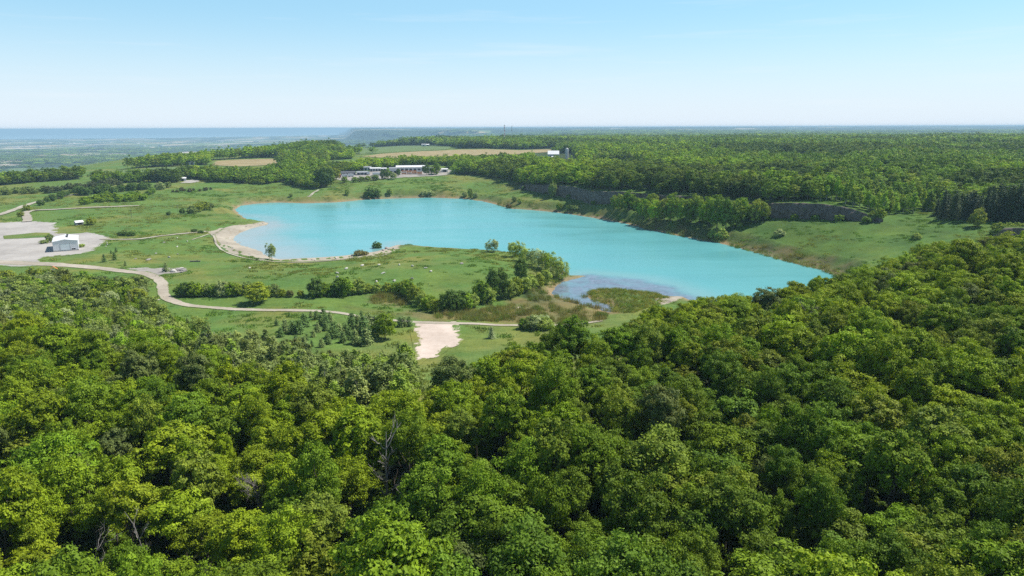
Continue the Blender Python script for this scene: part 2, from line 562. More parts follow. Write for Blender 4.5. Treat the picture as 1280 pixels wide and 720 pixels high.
def albedo(x, y):
    r = np.hypot(x, y)
    n = fbm(x / 30, y / 30, 31, 4)[:, None]
    n2 = fbm(x / 9, y / 9, 37, 3)[:, None]
    c = GRASS[None] * (0.80 + 0.4 * n2)
    dry = np.array([.19, .20, .062])
    k = np.clip((n - .48) * 2.6, 0, .6)
    c = c * (1 - k) + dry * k
    near = r < 1000
    # grass of the northern slope is lusher
    t = (smooth(30, 130, x) * smooth(280, 360, y))[:, None]
    c = c * (1 - t) + (np.array([.066, .138, .028]) * (.62 + .76 * n2)) * t
    # forest floor
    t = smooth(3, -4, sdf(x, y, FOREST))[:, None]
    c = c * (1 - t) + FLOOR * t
    m = near & (y > 0)
    X, Y, cm = x[m], y[m], c[m]
    nn = n2[m]
    d = sdf(X, Y, DRY)
    t = (smooth(6, -6, d + (nn[:, 0] - .5) * 10) * .8)[:, None]
    cm = cm * (1 - t) + np.array([.120, .160, .055]) * (.8 + .4 * nn) * t
    for P in REED_BANKS:
        t = (smooth(3, -3, sdf(X, Y, P) + (nn[:, 0] - .5) * 9) * .6)[:, None]
        cm = cm * (1 - t) + np.array([.175, .150, .080]) * (.75 + .5 * nn) * t
    t = smooth(2, -2, sdf(X, Y, RUSH))[:, None]
    cm = cm * (1 - t) + np.array([.045, .085, .03]) * t
    d = sdf(X, Y, LAKE)
    t = (smooth(4.5, 1.2, d + (nn[:, 0] - .5) * 5) * .9)[:, None]
    shore = np.array([.30, .25, .175]) * (.7 + .6 * nn)
    cm = cm * (1 - t) + shore * t
    t = (smooth(16, 3, d + (nn[:, 0] - .5) * 10) * .35)[:, None]
    cm = cm * (1 - t) + np.array([.16, .14, .08]) * t
    c[m] = cm
    # wooded country beyond
    xe = np.arctan2(x, np.maximum(y, 1))
    t = (smooth(620, 720, r + (n[:, 0] - .5) * 100) * smooth(-.02, .06, xe))[:, None]
    c = c * (1 - t) + CANOPY * (.7 + .6 * n2) * t
    t = smooth(1500, 1900, r)[:, None]
    c = c * (1 - t) + CANOPY * (.7 + .6 * n) * t
    # patchwork of fields in the far country
    f = fbm(x / 700 + 5, y / 420, 51, 3)
    cell = _hash(np.floor(x / 330 + .4 * np.sin(y / 900)), np.floor(y / 520), 77)
    valley = smooth(1700, 2600, r) * smooth(-.25, -.27, xe)
    plate = smooth(2200, 3200, r) * (1 - smooth(-.26, -.16, -np.abs(xe) * 0 + xe * -1))
    t = (valley * (cell > .28) * smooth(.30, .40, f))[:, None]
    pal = np.array([[.16, .25, .09], [.40, .35, .20], [.11, .18, .07], [.55, .52, .46], [.22, .28, .12]])
    fc = pal[(_hash(np.floor(x / 330 + .4 * np.sin(y / 900)), np.floor(y / 520), 99) * 4.99).astype(int)]
    c = c * (1 - t) + fc * t
    t = ((1 - valley) * smooth(2400, 3600, r) * (cell > .74) * smooth(.45, .55, f))[:, None]
    c = c * (1 - t) + fc * .9 * t
    return np.clip(c, 0, 1)


# ------------------------------------------------------------------ the land: one sheet to the horizon
def build_ground():
    fine = np.radians(np.arange(-47, 47.001, 0.135))
    rest = np.radians(np.arange(50, 311, 6.0))
    az = np.concatenate([fine, rest])
    rr = np.concatenate([[3, 8, 14], np.geomspace(20, 110, 70)[:-1], np.geomspace(110, 1000, 420)[:-1], np.geomspace(1000, 16000, 300)[:-1], np.geomspace(16000, 44500, 24)])
    nr, na = len(rr), len(az)
    R, A = np.meshgrid(rr, az, indexing='ij')
    x, y = (R * np.sin(A)).ravel(), (R * np.cos(A)).ravel()
    z = height(x, y)
    V = np.stack([x, y, z], 1)
    V = np.vstack([V, [[0, 0, h1(0.0, 5.0)]]])
    i = np.arange(nr - 1)[:, None] * na
    j = np.arange(na)[None]
    jn = (j + 1) % na
    Q = np.stack([(i + j), (i + jn), (i + na + jn), (i + na + j)], -1).reshape(-1, 4)
    Q = Q[:, ::-1]
    T = np.stack([np.full(na, nr * na), (np.arange(na) + 1) % na, np.arange(na)], 1)[:, [0, 2, 1]]
    me = mesh_np('ground', V, [Q, T], [ground_mat('grass and soil')], smooth_shade=True)
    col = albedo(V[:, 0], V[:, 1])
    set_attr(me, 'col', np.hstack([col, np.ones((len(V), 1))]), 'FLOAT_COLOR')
    o = link('ground', me)
    tag(o, 'grassy rolling land round the quarry lake reaching to the horizon', 'ground', kind='structure')
    return o


build_ground()


# ------------------------------------------------------------------ bare ground, roads and fields lie on it as thin sheets
def drape(name, V2, F, edge, mat, lift, label, cat):
    z = height(V2[:, 0], V2[:, 1]) + lift
    me = mesh_np(name, np.column_stack([V2, z]), F, [mat], smooth_shade=True)
    c = albedo(V2[:, 0], V2[:, 1])
    set_attr(me, 'col', np.hstack([c, np.ones((len(c), 1))]), 'FLOAT_COLOR')
    set_attr(me, 'edge', edge)
    o = link(name, me)
    return tag(o, label, cat, kind='structure')


def catmull(P, step):
    P = np.asarray(P, float)
    P = np.vstack([2 * P[0] - P[1], P, 2 * P[-1] - P[-2]])
    out = []
    for i in range(1, len(P) - 2):
        n = max(2, int(np.linalg.norm(P[i + 1, :2] - P[i, :2]) / step))
        t = np.linspace(0, 1, n, endpoint=False)[:, None]
        a, b, c, d = P[i - 1], P[i], P[i + 1], P[i + 2]
        out.append(.5 * ((2 * b) + (-a + c) * t + (2 * a - 5 * b + 4 * c - d) * t ** 2 + (-a + 3 * b - 3 * c + d) * t ** 3))
    out.append(P[-2][None])
    return np.vstack(out)


def road(name, px, mat, label, cat, lift=.16, step=1.6, cols=9):
    """px: list of (u, v, width in metres)"""
    W3 = np.array([list(at(u, v)[:2]) + [w] for u, v, w in px])
    C = catmull(W3, step)
    T = np.gradient(C[:, :2], axis=0)
    T /= np.linalg.norm(T, axis=1)[:, None] + 1e-9
    Nn = np.stack([-T[:, 1], T[:, 0]], 1)
    s = np.linspace(-1, 1, cols)
    half = C[:, 2] * .43 + .5
    jit = .25 * (fbm(C[:, 0] / 6, C[:, 1] / 6, 61, 3) - .5) * C[:, 2]
    V2 = C[:, None, :2] + Nn[:, None] * (s[None, :, None] * half[:, None, None] + jit[:, None, None])
    e = (1 - np.abs(s))[None] * half[:, None]
    n = len(C)
    i = np.arange(n - 1)[:, None] * cols
    j = np.arange(cols - 1)[None]
    Q = np.stack([i + j, i + j + 1, i + cols + j + 1, i + cols + j], -1).reshape(-1, 4)[:, ::-1]
    me = drape(name, V2.reshape(-1, 2), Q, e.ravel(), mat, lift, label, cat)
    set_attr(me.data, 'mid', np.broadcast_to((1 - np.abs(s))[None], (n, cols)).ravel())
    me.data.flip_normals() if me.data.polygons[0].normal.z < 0 else None
    return me


def patch(name, px, mat, label, cat, step=2.0, lift=.10, world=None):
    P = (world if world is not None else wpoly(px))[:, :2]
    Q = []
    for a, b in zip(P, np.roll(P, -1, 0)):
        n = max(1, int(np.linalg.norm(b - a) / step))
        Q.append(a + (b - a) * np.linspace(0, 1, n, endpoint=False)[:, None])
    Q = np.vstack(Q)
    lo, hi = Q.min(0), Q.max(0)
    gx, gy = np.meshgrid(np.arange(lo[0], hi[0], step), np.arange(lo[1], hi[1], step))
    g = np.stack([gx.ravel(), gy.ravel()], 1) + rng.uniform(-.25, .25, (gx.size, 2)) * step
    d = sdf(g[:, 0], g[:, 1], P)
    g = g[d < -.5 * step]
    pts = [Vector(p) for p in np.vstack([Q, g])]
    n = len(Q)
    vo, _, fo, _, _, _ = delaunay_2d_cdt(pts, [(i, (i + 1) % n) for i in range(n)], [], 1, 1e-4)
    V2 = np.array([[v.x, v.y] for v in vo])
    F = np.array([f for f in fo if len(f) == 3])
    e = line_dist(V2[:, 0], V2[:, 1], P, True)
    o = drape(name, V2, F, e, mat, lift, label, cat)
    if o.data.polygons[0].normal.z < 0:
        o.data.flip_normals()
    return o


M_LANE = ground_mat('pale gravel lane', (.46, .42, .36), .45, (.38, .34, .28), .4)
M_GRAVEL = ground_mat('pale crushed limestone', (.37, .35, .345), 2.0, (.45, .42, .38), .7, 2.0)
M_TRACK = ground_mat('dusty limestone track', (.46, .41, .34), .6, (.37, .32, .26), .5, 0.0, True)
M_SAND = ground_mat('washed beach sand', (.45, .41, .34), 1.4, (.34, .29, .225), .6, 1.0)
M_BARE = ground_mat('bare pinkish clay', (.66, .56, .49), 2.0, (.56, .46, .39), .6, 1.7)
M_HAY = ground_mat('mown hay', (.36, .28, .15), 6.0, (.30, .25, .13), .15)
M_CROP = ground_mat('young crop', (.14, .20, .075), 6.0, (.12, .18, .06), .15)
M_RUBBLE = ground_mat('grey rubble ground', (.40, .37, .34), 2.0, (.30, .28, .26), .8, 2.0)

patch('gravel_yard', [(-60, 279), (0, 278.5), (30, 276), (52, 276.5), (71, 278), (74, 286), (72, 291), (95, 291.5), (110, 290.5), (124, 292),
                      (139, 297), (131, 303), (122, 311), (112, 317), (88, 319), (62, 321), (50, 325), (60, 330), (40, 334), (0, 333), (-60, 332)],
      M_GRAVEL, 'pale gravel yard spread round the white garage', 'gravel yard', 2.0, .10)
M_VERGE = ground_mat('rough grass')
patch('grass_strip', [(4, 295), (20, 293.5), (45, 291), (62, 291.3), (63, 296.5), (35, 298), (5, 299)], M_VERGE,
      'narrow strip of grass dividing the gravel yard', 'grass strip', 1.5, .22)
road('dirt_road', [(-40, 328, 9), (20, 329, 9), (60, 330, 8), (85, 332, 7), (115, 334.5, 6.5), (150, 338.5, 6), (178, 341.5, 5.5), (193, 346, 5), (202, 354, 4.6), (203.5, 363, 4.4),
                   (206, 370, 4.2), (215, 376, 4), (240, 382.5, 3.2), (290, 386.5, 2.8), (340, 388, 2.6), (385, 388.5, 2.6), (422, 391, 2.4), (452, 396, 2.0),
                   (490, 400.5, 2.0), (520, 403, 2.6), (560, 404, 2.8), (605, 405.5, 2.6), (650, 407, 2.2), (690, 407, 1.8), (725, 405, 1.8), (752, 401, 1.8)],
     M_TRACK, 'pale dirt road winding from the gravel yard across the meadow', 'dirt road')
road('dirt_road', [(-30, 274, 7), (0, 268.5, 6.5), (18, 262.5, 6), (34, 256.5, 5.5), (48, 252.5, 5), (62, 249.5, 4.5), (82, 245.5, 4), (100, 242.5, 3.5)],
     M_LANE, 'pale dirt road climbing away past a row of bushes', 'dirt road', .45)
road('dirt_road', [(34, 277.5, 6), (34, 271, 6), (31, 267, 6), (42, 263.5, 5.5), (62, 262.5, 5.5), (100, 260.5, 5.5), (140, 258.8, 5.5), (174, 257.6, 5)],
     M_LANE, 'pale straight gravel lane branching above the yard', 'dirt road', .50)
road('footpath', [(126, 299, 3.2), (150, 299.7, 3.0), (172, 299.2, 3.0), (200, 295.4, 2.6), (235, 291.8, 2.6), (258, 289.5, 2.6)],
     M_LANE, 'thin pale footpath from the yard to the beach', 'footpath', .34)
road('footpath', [(128, 376, 1.4), (160, 375.5, 1.4), (200, 375, 1.4)], M_LANE, 'faint short footpath beside the young wood', 'footpath')
road('footpath', [(386, 246, 2.4), (392, 241, 2.4), (399, 237, 2.4)], M_LANE, 'short grey footpath running up the far bank', 'footpath')
road('footpath', [(240, 300, .1), (262, 293, .8), (268, 297, .8), (271, 306, .8), (282, 315, .8), (310, 323.5, .8), (345, 327.5, .8), (380, 328.5, .8), (420, 325.5, .8), (470, 321, .8), (488, 317, .8)],
     M_LANE, 'narrow worn footpath along the outer rim of the beach', 'footpath', .24)
patch('bare_clearing', [(514, 402), (540, 402.8), (570, 402), (576, 409), (582, 415), (582, 424), (575, 431), (562, 436), (556, 441), (546, 447), (534, 449), (525, 457), (513, 456),
                        (515, 442), (516, 432), (513, 418)], M_BARE, 'bare pinkish clay clearing below the dirt road', 'bare ground', 1.0, .12)
patch('bare_clearing', [(624, 385), (636, 381.5), (652, 384), (656, 391), (646, 396), (632, 393)], M_BARE, 'small bare stony patch beside the marsh', 'bare ground', 1.0, .12)
patch('sandy_beach', [(258, 290), (275, 285), (300, 281), (320, 278.2), (333, 277.5), (337, 280), (330, 284), (312, 290), (303, 296), (304, 302), (318, 307), (334, 313), (352, 320), (385, 318),
                      (420, 316), (455, 313), (476, 308), (490, 305), (501, 306), (500, 311), (489, 316), (470, 320), (440, 323), (410, 325.5), (375, 327.3), (340, 326.5),
                      (310, 322.5), (284, 315), (272, 306), (269, 296)], M_SAND, 'pale sandy beach along the western lobe of the lake', 'beach', 1.5, .05)
patch('sand_spit', [(818, 374), (836, 371), (851, 369), (858, 371), (845, 377), (822, 383)], M_SAND, 'thin pale sand spit reaching out below the forest', 'beach', .8, .10)
patch('rubble_ground', [(150, 335), (180, 334.5), (210, 334.5), (238, 334), (236, 339), (222, 342), (205, 343), (196, 347), (180, 341), (160, 338)], M_RUBBLE,
      'grey rubble strewn ground at the bend of the road', 'rubble', 1.5, .12)
patch('hay_field', [(262, 207), (268, 201.5), (300, 199.5), (345, 198.5), (352, 203), (340, 206.5), (300, 208.5)], M_HAY, 'small tan hay field below the wooded ridge', 'field', 10, .5)
patch('hay_field', [(448, 196), (475, 192.5), (520, 189.5), (575, 187.2), (612, 186.8), (650, 188), (690, 186.5), (692, 190), (640, 193.5), (600, 194.5), (540, 197), (500, 198.5)], M_HAY,
      'long tan hay field behind the farm buildings', 'field', 14, .5)
patch('crop_field', [(428, 190), (445, 186), (500, 182.5), (530, 182.5), (566, 184), (560, 187), (520, 189), (475, 192), (440, 194)], M_CROP, 'green crop field beside the white roofed barn', 'field', 14, .5)
patch('crop_field', [(112, 222), (130, 215), (170, 211.5), (225, 208.5), (226, 214), (190, 219.5), (150, 222)], M_CROP, 'green crop field under the wooded ridge', 'field', 8, .5)
patch('crop_field', [(396, 207), (415, 201.5), (440, 200), (452, 203), (445, 208), (415, 210)], M_CROP, 'small green crop field enclosed by trees', 'field', 8, .5)
patch('gravel_drive', [(223, 229), (232, 225.5), (250, 224.5), (251, 227), (238, 229.5)], M_GRAVEL, 'pale gravel drive under dark trees on the far rise', 'drive', 3, .3)
patch('gravel_yard', [(412, 224), (424, 219), (450, 216), (480, 213), (500, 211), (545, 209), (566, 213), (562, 219), (530, 221), (480, 224), (440, 227)], M_RUBBLE, 'gravel yard among the farm buildings', 'gravel yard', 4, .3)


# ------------------------------------------------------------------ water
def water_mat(name, deep, shallow, mud, rough=.22):
    m, N, L, out = new_mat(name)
    g = N.new('ShaderNodeNewGeometry').outputs['Position']
    s = attr(N, 'pale').outputs['Fac']
    k = attr(N, 'mud').outputs['Fac']
    n = noise(N, L, g, .012, 4, .5, .8)
    nb = noise(N, L, g, .08, 4, .6, 1.0)
    c = mix_col(N, L, rng_map(N, L, n, .35, .7), deep, tuple(x * y for x, y in zip(deep, (1.16, 1.06, 1.04))))
    c = mix_col(N, L, math_n(N, L, 'MULTIPLY', s, rng_map(N, L, nb, .2, .7, .75, 1.1)), c, shallow)
    c = mix_col(N, L, math_n(N, L, 'MULTIPLY', k, rng_map(N, L, nb, .25, .6, .55, 1.0)), c, mix_col(N, L, rng_map(N, L, noise(N, L, g, .22, 4, .6, 1.5), .35, .65), mud, tuple(x * .62 for x in mud)))
    b = N.new('ShaderNodeBsdfPrincipled')
    L.new(c, b.inputs['Base Color'])
    ml = N.new('ShaderNodeMapping'); ml.inputs['Scale'].default_value = (.008, .035, 1); ml.inputs['Rotation'].default_value = (0, 0, .25); L.new(g, ml.inputs['Vector'])
    lane = noise(N, L, ml.outputs['Vector'], 1.0, 5, .6, .8)
    L.new(rng_map(N, L, lane, .35, .65, rough * .7, rough * 1.6), b.inputs['Roughness'])
    b.inputs['IOR'].default_value = 1.33
    mp = N.new('ShaderNodeMapping')
    mp.inputs['Scale'].default_value = (.8, 1.3, 1)
    L.new(g, mp.inputs['Vector'])
    w = noise(N, L, mp.outputs['Vector'], 1.1, 4, .6, .4)
    bp = N.new('ShaderNodeBump')
    bp.inputs['Strength'].default_value = .14
    bp.inputs['Distance'].default_value = .3
    calm = math_n(N, L, 'SUBTRACT', 1.0, math_n(N, L, 'MULTIPLY', k, .8))
    L.new(math_n(N, L, 'MULTIPLY', w, calm), bp.inputs['Height'])
    L.new(bp.outputs['Normal'], b.inputs['Normal'])
    L.new(b.outputs[0], out.inputs['Surface'])
    return m


def build_lake():
    lo, hi = LAKE[:, :2].min(0) - 8, LAKE[:, :2].max(0) + 8
    st = 3.0
    xs, ys = np.arange(lo[0], hi[0] + st, st), np.arange(lo[1], hi[1] + st, st)
    gx, gy = np.meshgrid(xs, ys)
    x, y = gx.ravel(), gy.ravel()
    d = sdf(x, y, LAKE)
    na = len(xs)
    i = (np.arange(len(ys) - 1)[:, None] * na + np.arange(na - 1)[None]).ravel()
    Q = np.stack([i, i + 1, i + na + 1, i + na], 1)
    keep = (d[Q].min(1) < 5)
    Q = Q[keep]
    used, inv = np.unique(Q, return_inverse=True)
    Q = inv.reshape(Q.shape)
    x, y, d = x[used], y[used], d[used]
    me = mesh_np('lake_water', np.column_stack([x, y, np.zeros_like(x)]), Q,
                 [water_mat('milky turquoise water', (.102, .345, .365), (.285, .345, .350), (.19, .225, .30))], smooth_shade=True)
    lobe = wpoly([(285, 262), (335, 276), (333, 281), (310, 285), (290, 296), (292, 305), (322, 316), (340, 326), (400, 324), (470, 315), (498, 306)])[:, :2]
    dl = line_dist(x, y, lobe)
    west = wpoly([(300, 280), (318, 284), (305, 291), (296, 299), (312, 309), (330, 317), (350, 324)])[:, :2]
    dw = line_dist(x, y, west)
    wv = (fbm(x / 14, y / 14, 71, 3) - .5) * 14
    pale = np.clip(.5 * smooth(16, 2, dl + wv * .5) + .95 * smooth(48, 4, dw + wv), 0, 1) ** 1.1
    pool = np.array([on_z(u, v, 0)[:2] for u, v in ((738, 343), (765, 345.5), (800, 349), (830, 356), (862, 367), (880, 376), (870, 388), (800, 395), (740, 395), (680, 372), (684, 358), (705, 349))])
    mud = smooth(3.5, -3.5, sdf(x, y, pool) + (fbm(x / 9, y / 9, 74, 3) - .5) * 7)
    pale = np.maximum(pale, .35 * smooth(20, 0, sdf(x, y, pool)) * (mud < .5))
    set_attr(me, 'pale', pale * (1 - mud))
    set_attr(me, 'mud', mud)
    o = link('lake_water', me)
    tag(o, 'milky turquoise water filling the old quarry', 'lake', kind='structure')


build_lake()

big = np.array([[-44000, 8000], [-4700, 17800], [2000, 26000], [2000, 44000], [-44000, 44000]], float)
me = bpy.data.meshes.new('great_lake_water')
me.from_pydata([(p[0], p[1], -151.0) for p in big], [], [tuple(range(5))])
wm, N, L, out = new_mat('open lake water')
b = N.new('ShaderNodeBsdfPrincipled')
b.inputs['Base Color'].default_value = (.42, .60, .70, 1)
b.inputs['Roughness'].default_value = .25
L.new(b.outputs[0], out.inputs['Surface'])
me.materials.append(wm)
tag(link('great_lake_water', me), 'pale blue open lake along the far horizon', 'lake', kind='structure')


# ------------------------------------------------------------------ the quarry face
def rock_mat():
    m, N, L, out = new_mat('weathered limestone')
    g = N.new('ShaderNodeNewGeometry').outputs['Position']
    mp = N.new('ShaderNodeMapping')
    mp.inputs['Scale'].default_value = (.5, .5, .18)
    L.new(g, mp.inputs['Vector'])
    n = noise(N, L, mp.outputs['Vector'], .9, 6, .65, .5)
    n2 = noise(N, L, g, 2.2, 4, .6)
    c = mix_col(N, L, rng_map(N, L, n, .32, .68), (.055, .042, .036), (.20, .16, .135))
    c = mix_col(N, L, rng_map(N, L, n2, .5, .75, 0, .6), c, (.05, .055, .04))
    b = N.new('ShaderNodeBsdfPrincipled')
    b.inputs['Roughness'].default_value = .9
    L.new(c, b.inputs['Base Color'])
    L.new(b.outputs[0], out.inputs['Surface'])
    return m


def build_cliff(CLIFF, low, name, label):
    d = np.concatenate([[0], np.cumsum(np.linalg.norm(np.diff(CLIFF[:, :2], axis=0), axis=1))])
    s = np.arange(0, d[-1], .7)
    cx, cy_ = np.interp(s, d, CLIFF[:, 0]), np.interp(s, d, CLIFF[:, 1])
    P = np.stack([cx, cy_], 1)
    k = np.ones(9) / 9
    T = np.gradient(P, axis=0); T /= np.linalg.norm(T, axis=1)[:, None]
    O = np.stack([-T[:, 1], T[:, 0]], 1)           # away from the lake
    O *= np.sign((O * P).sum(1))[:, None]
    rows = 16
    hb = height(*(P - O * 1.5).T) - .8
    ht = height(*(P + O * 5.5).T)
    rise = np.maximum(ht - hb, .6)
    if low:
        rise = low * np.clip(np.minimum(s, s[-1] - s) / 4.0, .1, 1) + .8
    V = []
    for r in range(rows):
        t = r / (rows - 1)
        ledge = .9 * np.floor(t * 4) / 4 + .5 * t
        z = hb + rise * t + (0.25 if r == rows - 1 else 0)
        off = -1.2 + ledge + 3.4 * (fbm(s / 6, z / 3.2, 81, 4) - .5) + 1.1 * (vnoise(s / 1.4, z / 1.1, 84) - .5)
        V.append(np.column_stack([P + O * off[:, None], z + .35 * (vnoise(s / 2, np.full_like(s, r * 3.), 85) - .5)]))
    for back in (2.2, 4.5, 8.0):                    # the turf laps over the top
        z = np.maximum(hb + rise + .25, height(*(P + O * back).T) + .2) if back < 8 else height(*(P + O * back).T) - .3
        V.append(np.column_stack([P + O * back, z]))
    n = len(s)
    R = len(V)
    V = np.vstack(V)
    i = np.arange(R - 1)[:, None] * n
    j = np.arange(n - 1)[None]
    Q = np.stack([i + j, i + j + 1, i + n + j + 1, i + n + j], -1).reshape(-1, 4)
    fm = np.repeat((np.arange(R - 1) >= rows - 1).astype(int), n - 1)
    me = mesh_np(name, V, Q, [rock_mat(), M_VERGE], fm)
    set_attr(me, 'col', np.hstack([albedo(V[:, 0], V[:, 1]), np.ones((len(V), 1))]), 'FLOAT_COLOR')
    tag(link(name, me), label, 'cliff', kind='structure')


build_cliff(CLIFF, 0, 'quarry_cliff', 'long grey limestone quarry face above the green slope')
build_cliff(np.array([at(u, v) for u, v in ((1241, 296.5), (1255, 297), (1270, 297), (1285, 297.5), (1310, 298))]), 4.6, 'rock_ledge', 'short dark rock ledge on the grass above the forest rim')


# ------------------------------------------------------------------ the air
def build_haze():
    me = bpy.data.meshes.new('haze')
    bm = bmesh.new()
    bmesh.ops.create_cube(bm, size=1.0)
    x0, x1, y0, y1, z0, z1 = -46000, 46000, -46000, 46000, float(HAZE_BOTTOM), float(HAZE_TOP)
    for v in bm.verts:
        v.co = (x0 if v.co.x < 0 else x1, y0 if v.co.y < 0 else y1, z0 if v.co.z < 0 else z1)
    bm.to_mesh(me); bm.free()
    m, N, L, out = new_mat('summer haze')
    v = N.new('ShaderNodeVolumePrincipled')
    v.inputs['Color'].default_value = HAZE_COLOR + (1,)
    v.inputs['Density'].default_value = HAZE_DENSITY
    v.inputs['Anisotropy'].default_value = 0.0
    L.new(v.outputs[0], out.inputs['Volume'])
    me.materials.append(m)
    tag(link('haze', me), 'pale blue summer haze lying over the far country', 'haze', kind='stuff')


_g = bpy.data.objects['ground'].data
_z = np.empty(len(_g.vertices) * 3, np.float32)
_g.vertices.foreach_get('co', _z)
HAZE_BOTTOM = _z[2::3].min() - 1.5
HAZE_TOP = max(_z[2::3].max() + 3.0, 79.5)
print('haze top', HAZE_TOP)
print('ground z', _z[2::3].min(), _z[2::3].max())
build_haze()
# ------------------------------------------------------------------ leaves, bark and the kinds of trees
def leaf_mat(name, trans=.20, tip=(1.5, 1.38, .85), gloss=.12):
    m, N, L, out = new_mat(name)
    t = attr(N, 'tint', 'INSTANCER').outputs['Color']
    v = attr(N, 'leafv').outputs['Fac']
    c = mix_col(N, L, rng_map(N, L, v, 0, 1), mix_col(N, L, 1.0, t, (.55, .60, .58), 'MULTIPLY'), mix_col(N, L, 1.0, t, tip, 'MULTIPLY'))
    b = N.new('ShaderNodeBsdfPrincipled')
    b.inputs['Roughness'].default_value = .6
    b.inputs['Specular IOR Level'].default_value = gloss
    L.new(c, b.inputs['Base Color'])
    tr = N.new('ShaderNodeBsdfTranslucent')
    L.new(mix_col(N, L, 1.0, c, (1.25, 1.25, .55), 'MULTIPLY'), tr.inputs['Color'])
    mx = N.new('ShaderNodeMixShader')
    mx.inputs[0].default_value = trans
    L.new(b.outputs[0], mx.inputs[1])
    L.new(tr.outputs[0], mx.inputs[2])
    L.new(mx.outputs[0], out.inputs['Surface'])
    return m


def bark_mat(name, a, b_):
    m, N, L, out = new_mat(name)
    g = N.new('ShaderNodeTexCoord').outputs['Object']
    mp = N.new('ShaderNodeMapping'); mp.inputs['Scale'].default_value = (3, 3, .8); L.new(g, mp.inputs['Vector'])
    c = mix_col(N, L, rng_map(N, L, noise(N, L, mp.outputs['Vector'], 2.2, 5, .65), .35, .65), a, b_)
    b = N.new('ShaderNodeBsdfPrincipled')
    b.inputs['Roughness'].default_value = .9
    L.new(c, b.inputs['Base Color'])
    L.new(b.outputs[0], out.inputs['Surface'])
    return m


M_LEAF = leaf_mat('broad leaves')
M_NEEDLE = leaf_mat('needles', .08, (1.25, 1.2, .9), .15)
M_BARK = bark_mat('grey brown bark', (.085, .068, .052), (.16, .135, .11))
M_PALEBARK = bark_mat('pale bark', (.30, .28, .24), (.48, .46, .42))
M_DEADWOOD = bark_mat('bleached dead wood', (.20, .18, .165), (.36, .33, .31))
M_TWIG = bark_mat('grey purple twigs', (.17, .145, .15), (.27, .24, .24))


def unit(a):
    return a / (np.linalg.norm(a, axis=-1, keepdims=True) + 1e-9)


def leaf_quads(P, Nrm, size, asp, g):
    n = len(P)
    t = unit(np.cross(Nrm, g.normal(size=(n, 3))))
    b = np.cross(Nrm, t)
    L = (size * g.uniform(.65, 1.3, n))[:, None] if np.isscalar(size) else (size * g.uniform(.65, 1.3, n))[:, None]
    fold = Nrm * L * .12
    V = np.stack([P - t * L * .5, P + b * L * asp * .5 - fold, P + t * L * .5, P - b * L * asp * .5 - fold], 1).reshape(-1, 3)
    Q = np.arange(4 * n).reshape(-1, 4)
    return V, Q


def crown_points(g, R, Hc, zc, nl, nt, nleaf, lobe=(.17, .31), flat=.8, top_bias=-.35, tuft=.2, upw=.55, deep=.5, scat=.34):
    """lobes in an uneven dome, tufts on the lobes, leaves in the tufts"""
    i = np.arange(nl) + .5
    ph = np.arccos(1 - (1 - top_bias) * i / nl)
    th = math.pi * (1 + 5 ** .5) * i + g.uniform(0, 6.28)
    D = np.stack([np.cos(th) * np.sin(ph), np.sin(th) * np.sin(ph), np.cos(ph)], 1)
    D = unit(D + g.normal(size=D.shape) * .14)
    ax = g.uniform(0, 6.28, 3)
    bump = 1 + (.16 * np.sin(2 * th + ax[0]) + .14 * np.sin(3 * th + ax[1])) * np.sin(ph) + .12 * np.sin(5 * th + 3 * ph + ax[2])
    rad = (1 - deep * g.uniform(0, 1, nl) ** 2.2) * .86 * bump + g.normal(size=nl) * .06
    C = D * rad[:, None] * np.array([R, R, Hc / 2]) + np.array([0, 0, zc])
    lr = R * g.uniform(lobe[0], lobe[1], nl)
    up = np.array([0, 0, 1.0])
    v = unit(g.normal(size=(nl, nt, 3)) + .55 * D[:, None] + upw * up)
    T = C[:, None] + v * (lr[:, None] * g.uniform(.70, 1.08, (nl, nt)))[..., None] * np.array([1, 1, flat])
    tr = tuft * R / 3.6
    dlt = g.normal(size=(nl, nt, nleaf, 3)) * tr * np.array([1, 1, .6])
    P = T[:, :, None] + dlt
    Nn = unit(v[:, :, None] * 1.0 + .12 * up + g.normal(size=P.shape) * scat)
    lv = np.clip(g.uniform(0, .45, (nl, 1, 1)) + g.uniform(0, .35, (nl, nt, 1)) + g.uniform(0, .3, (nl, nt, nleaf)), 0, 1)
    return P.reshape(-1, 3), Nn.reshape(-1, 3), lv.ravel(), C, lr


def tube_np(path, rad, k=6):
    path = np.asarray(path, float)
    T = unit(np.gradient(path, axis=0))
    a = unit(np.cross(T, np.array([.31, .93, .2])))
    b = np.cross(T, a)
    th = np.linspace(0, 2 * math.pi, k, endpoint=False)
    V = path[:, None] + np.asarray(rad)[:, None, None] * (a[:, None] * np.cos(th)[None, :, None] + b[:, None] * np.sin(th)[None, :, None])
    n = len(path)
    i = np.arange(n - 1)[:, None] * k
    j = np.arange(k)[None]
    Q = np.stack([i + j, i + (j + 1) % k, i + k + (j + 1) % k, i + k + j], -1).reshape(-1, 4)
    return V.reshape(-1, 3), Q


def join(parts):
    V, Q, n = [], [], 0
    for v, q in parts:
        V.append(v); Q.append(q + n); n += len(v)
    return np.vstack(V), np.vstack(Q)


def limb(p, q, r0, r1, g, n=5, sag=.12):
    p, q = np.asarray(p, float), np.asarray(q, float)
    t = np.linspace(0, 1, n)[:, None]
    L = np.linalg.norm(q - p)
    w = g.normal(size=(n, 3)) * L * .04
    w[0] = 0
    path = p + (q - p) * t + w + np.array([0, 0, 1]) * (L * sag * np.sin(t * math.pi))
    return tube_np(path, np.linspace(r0, r1, n))


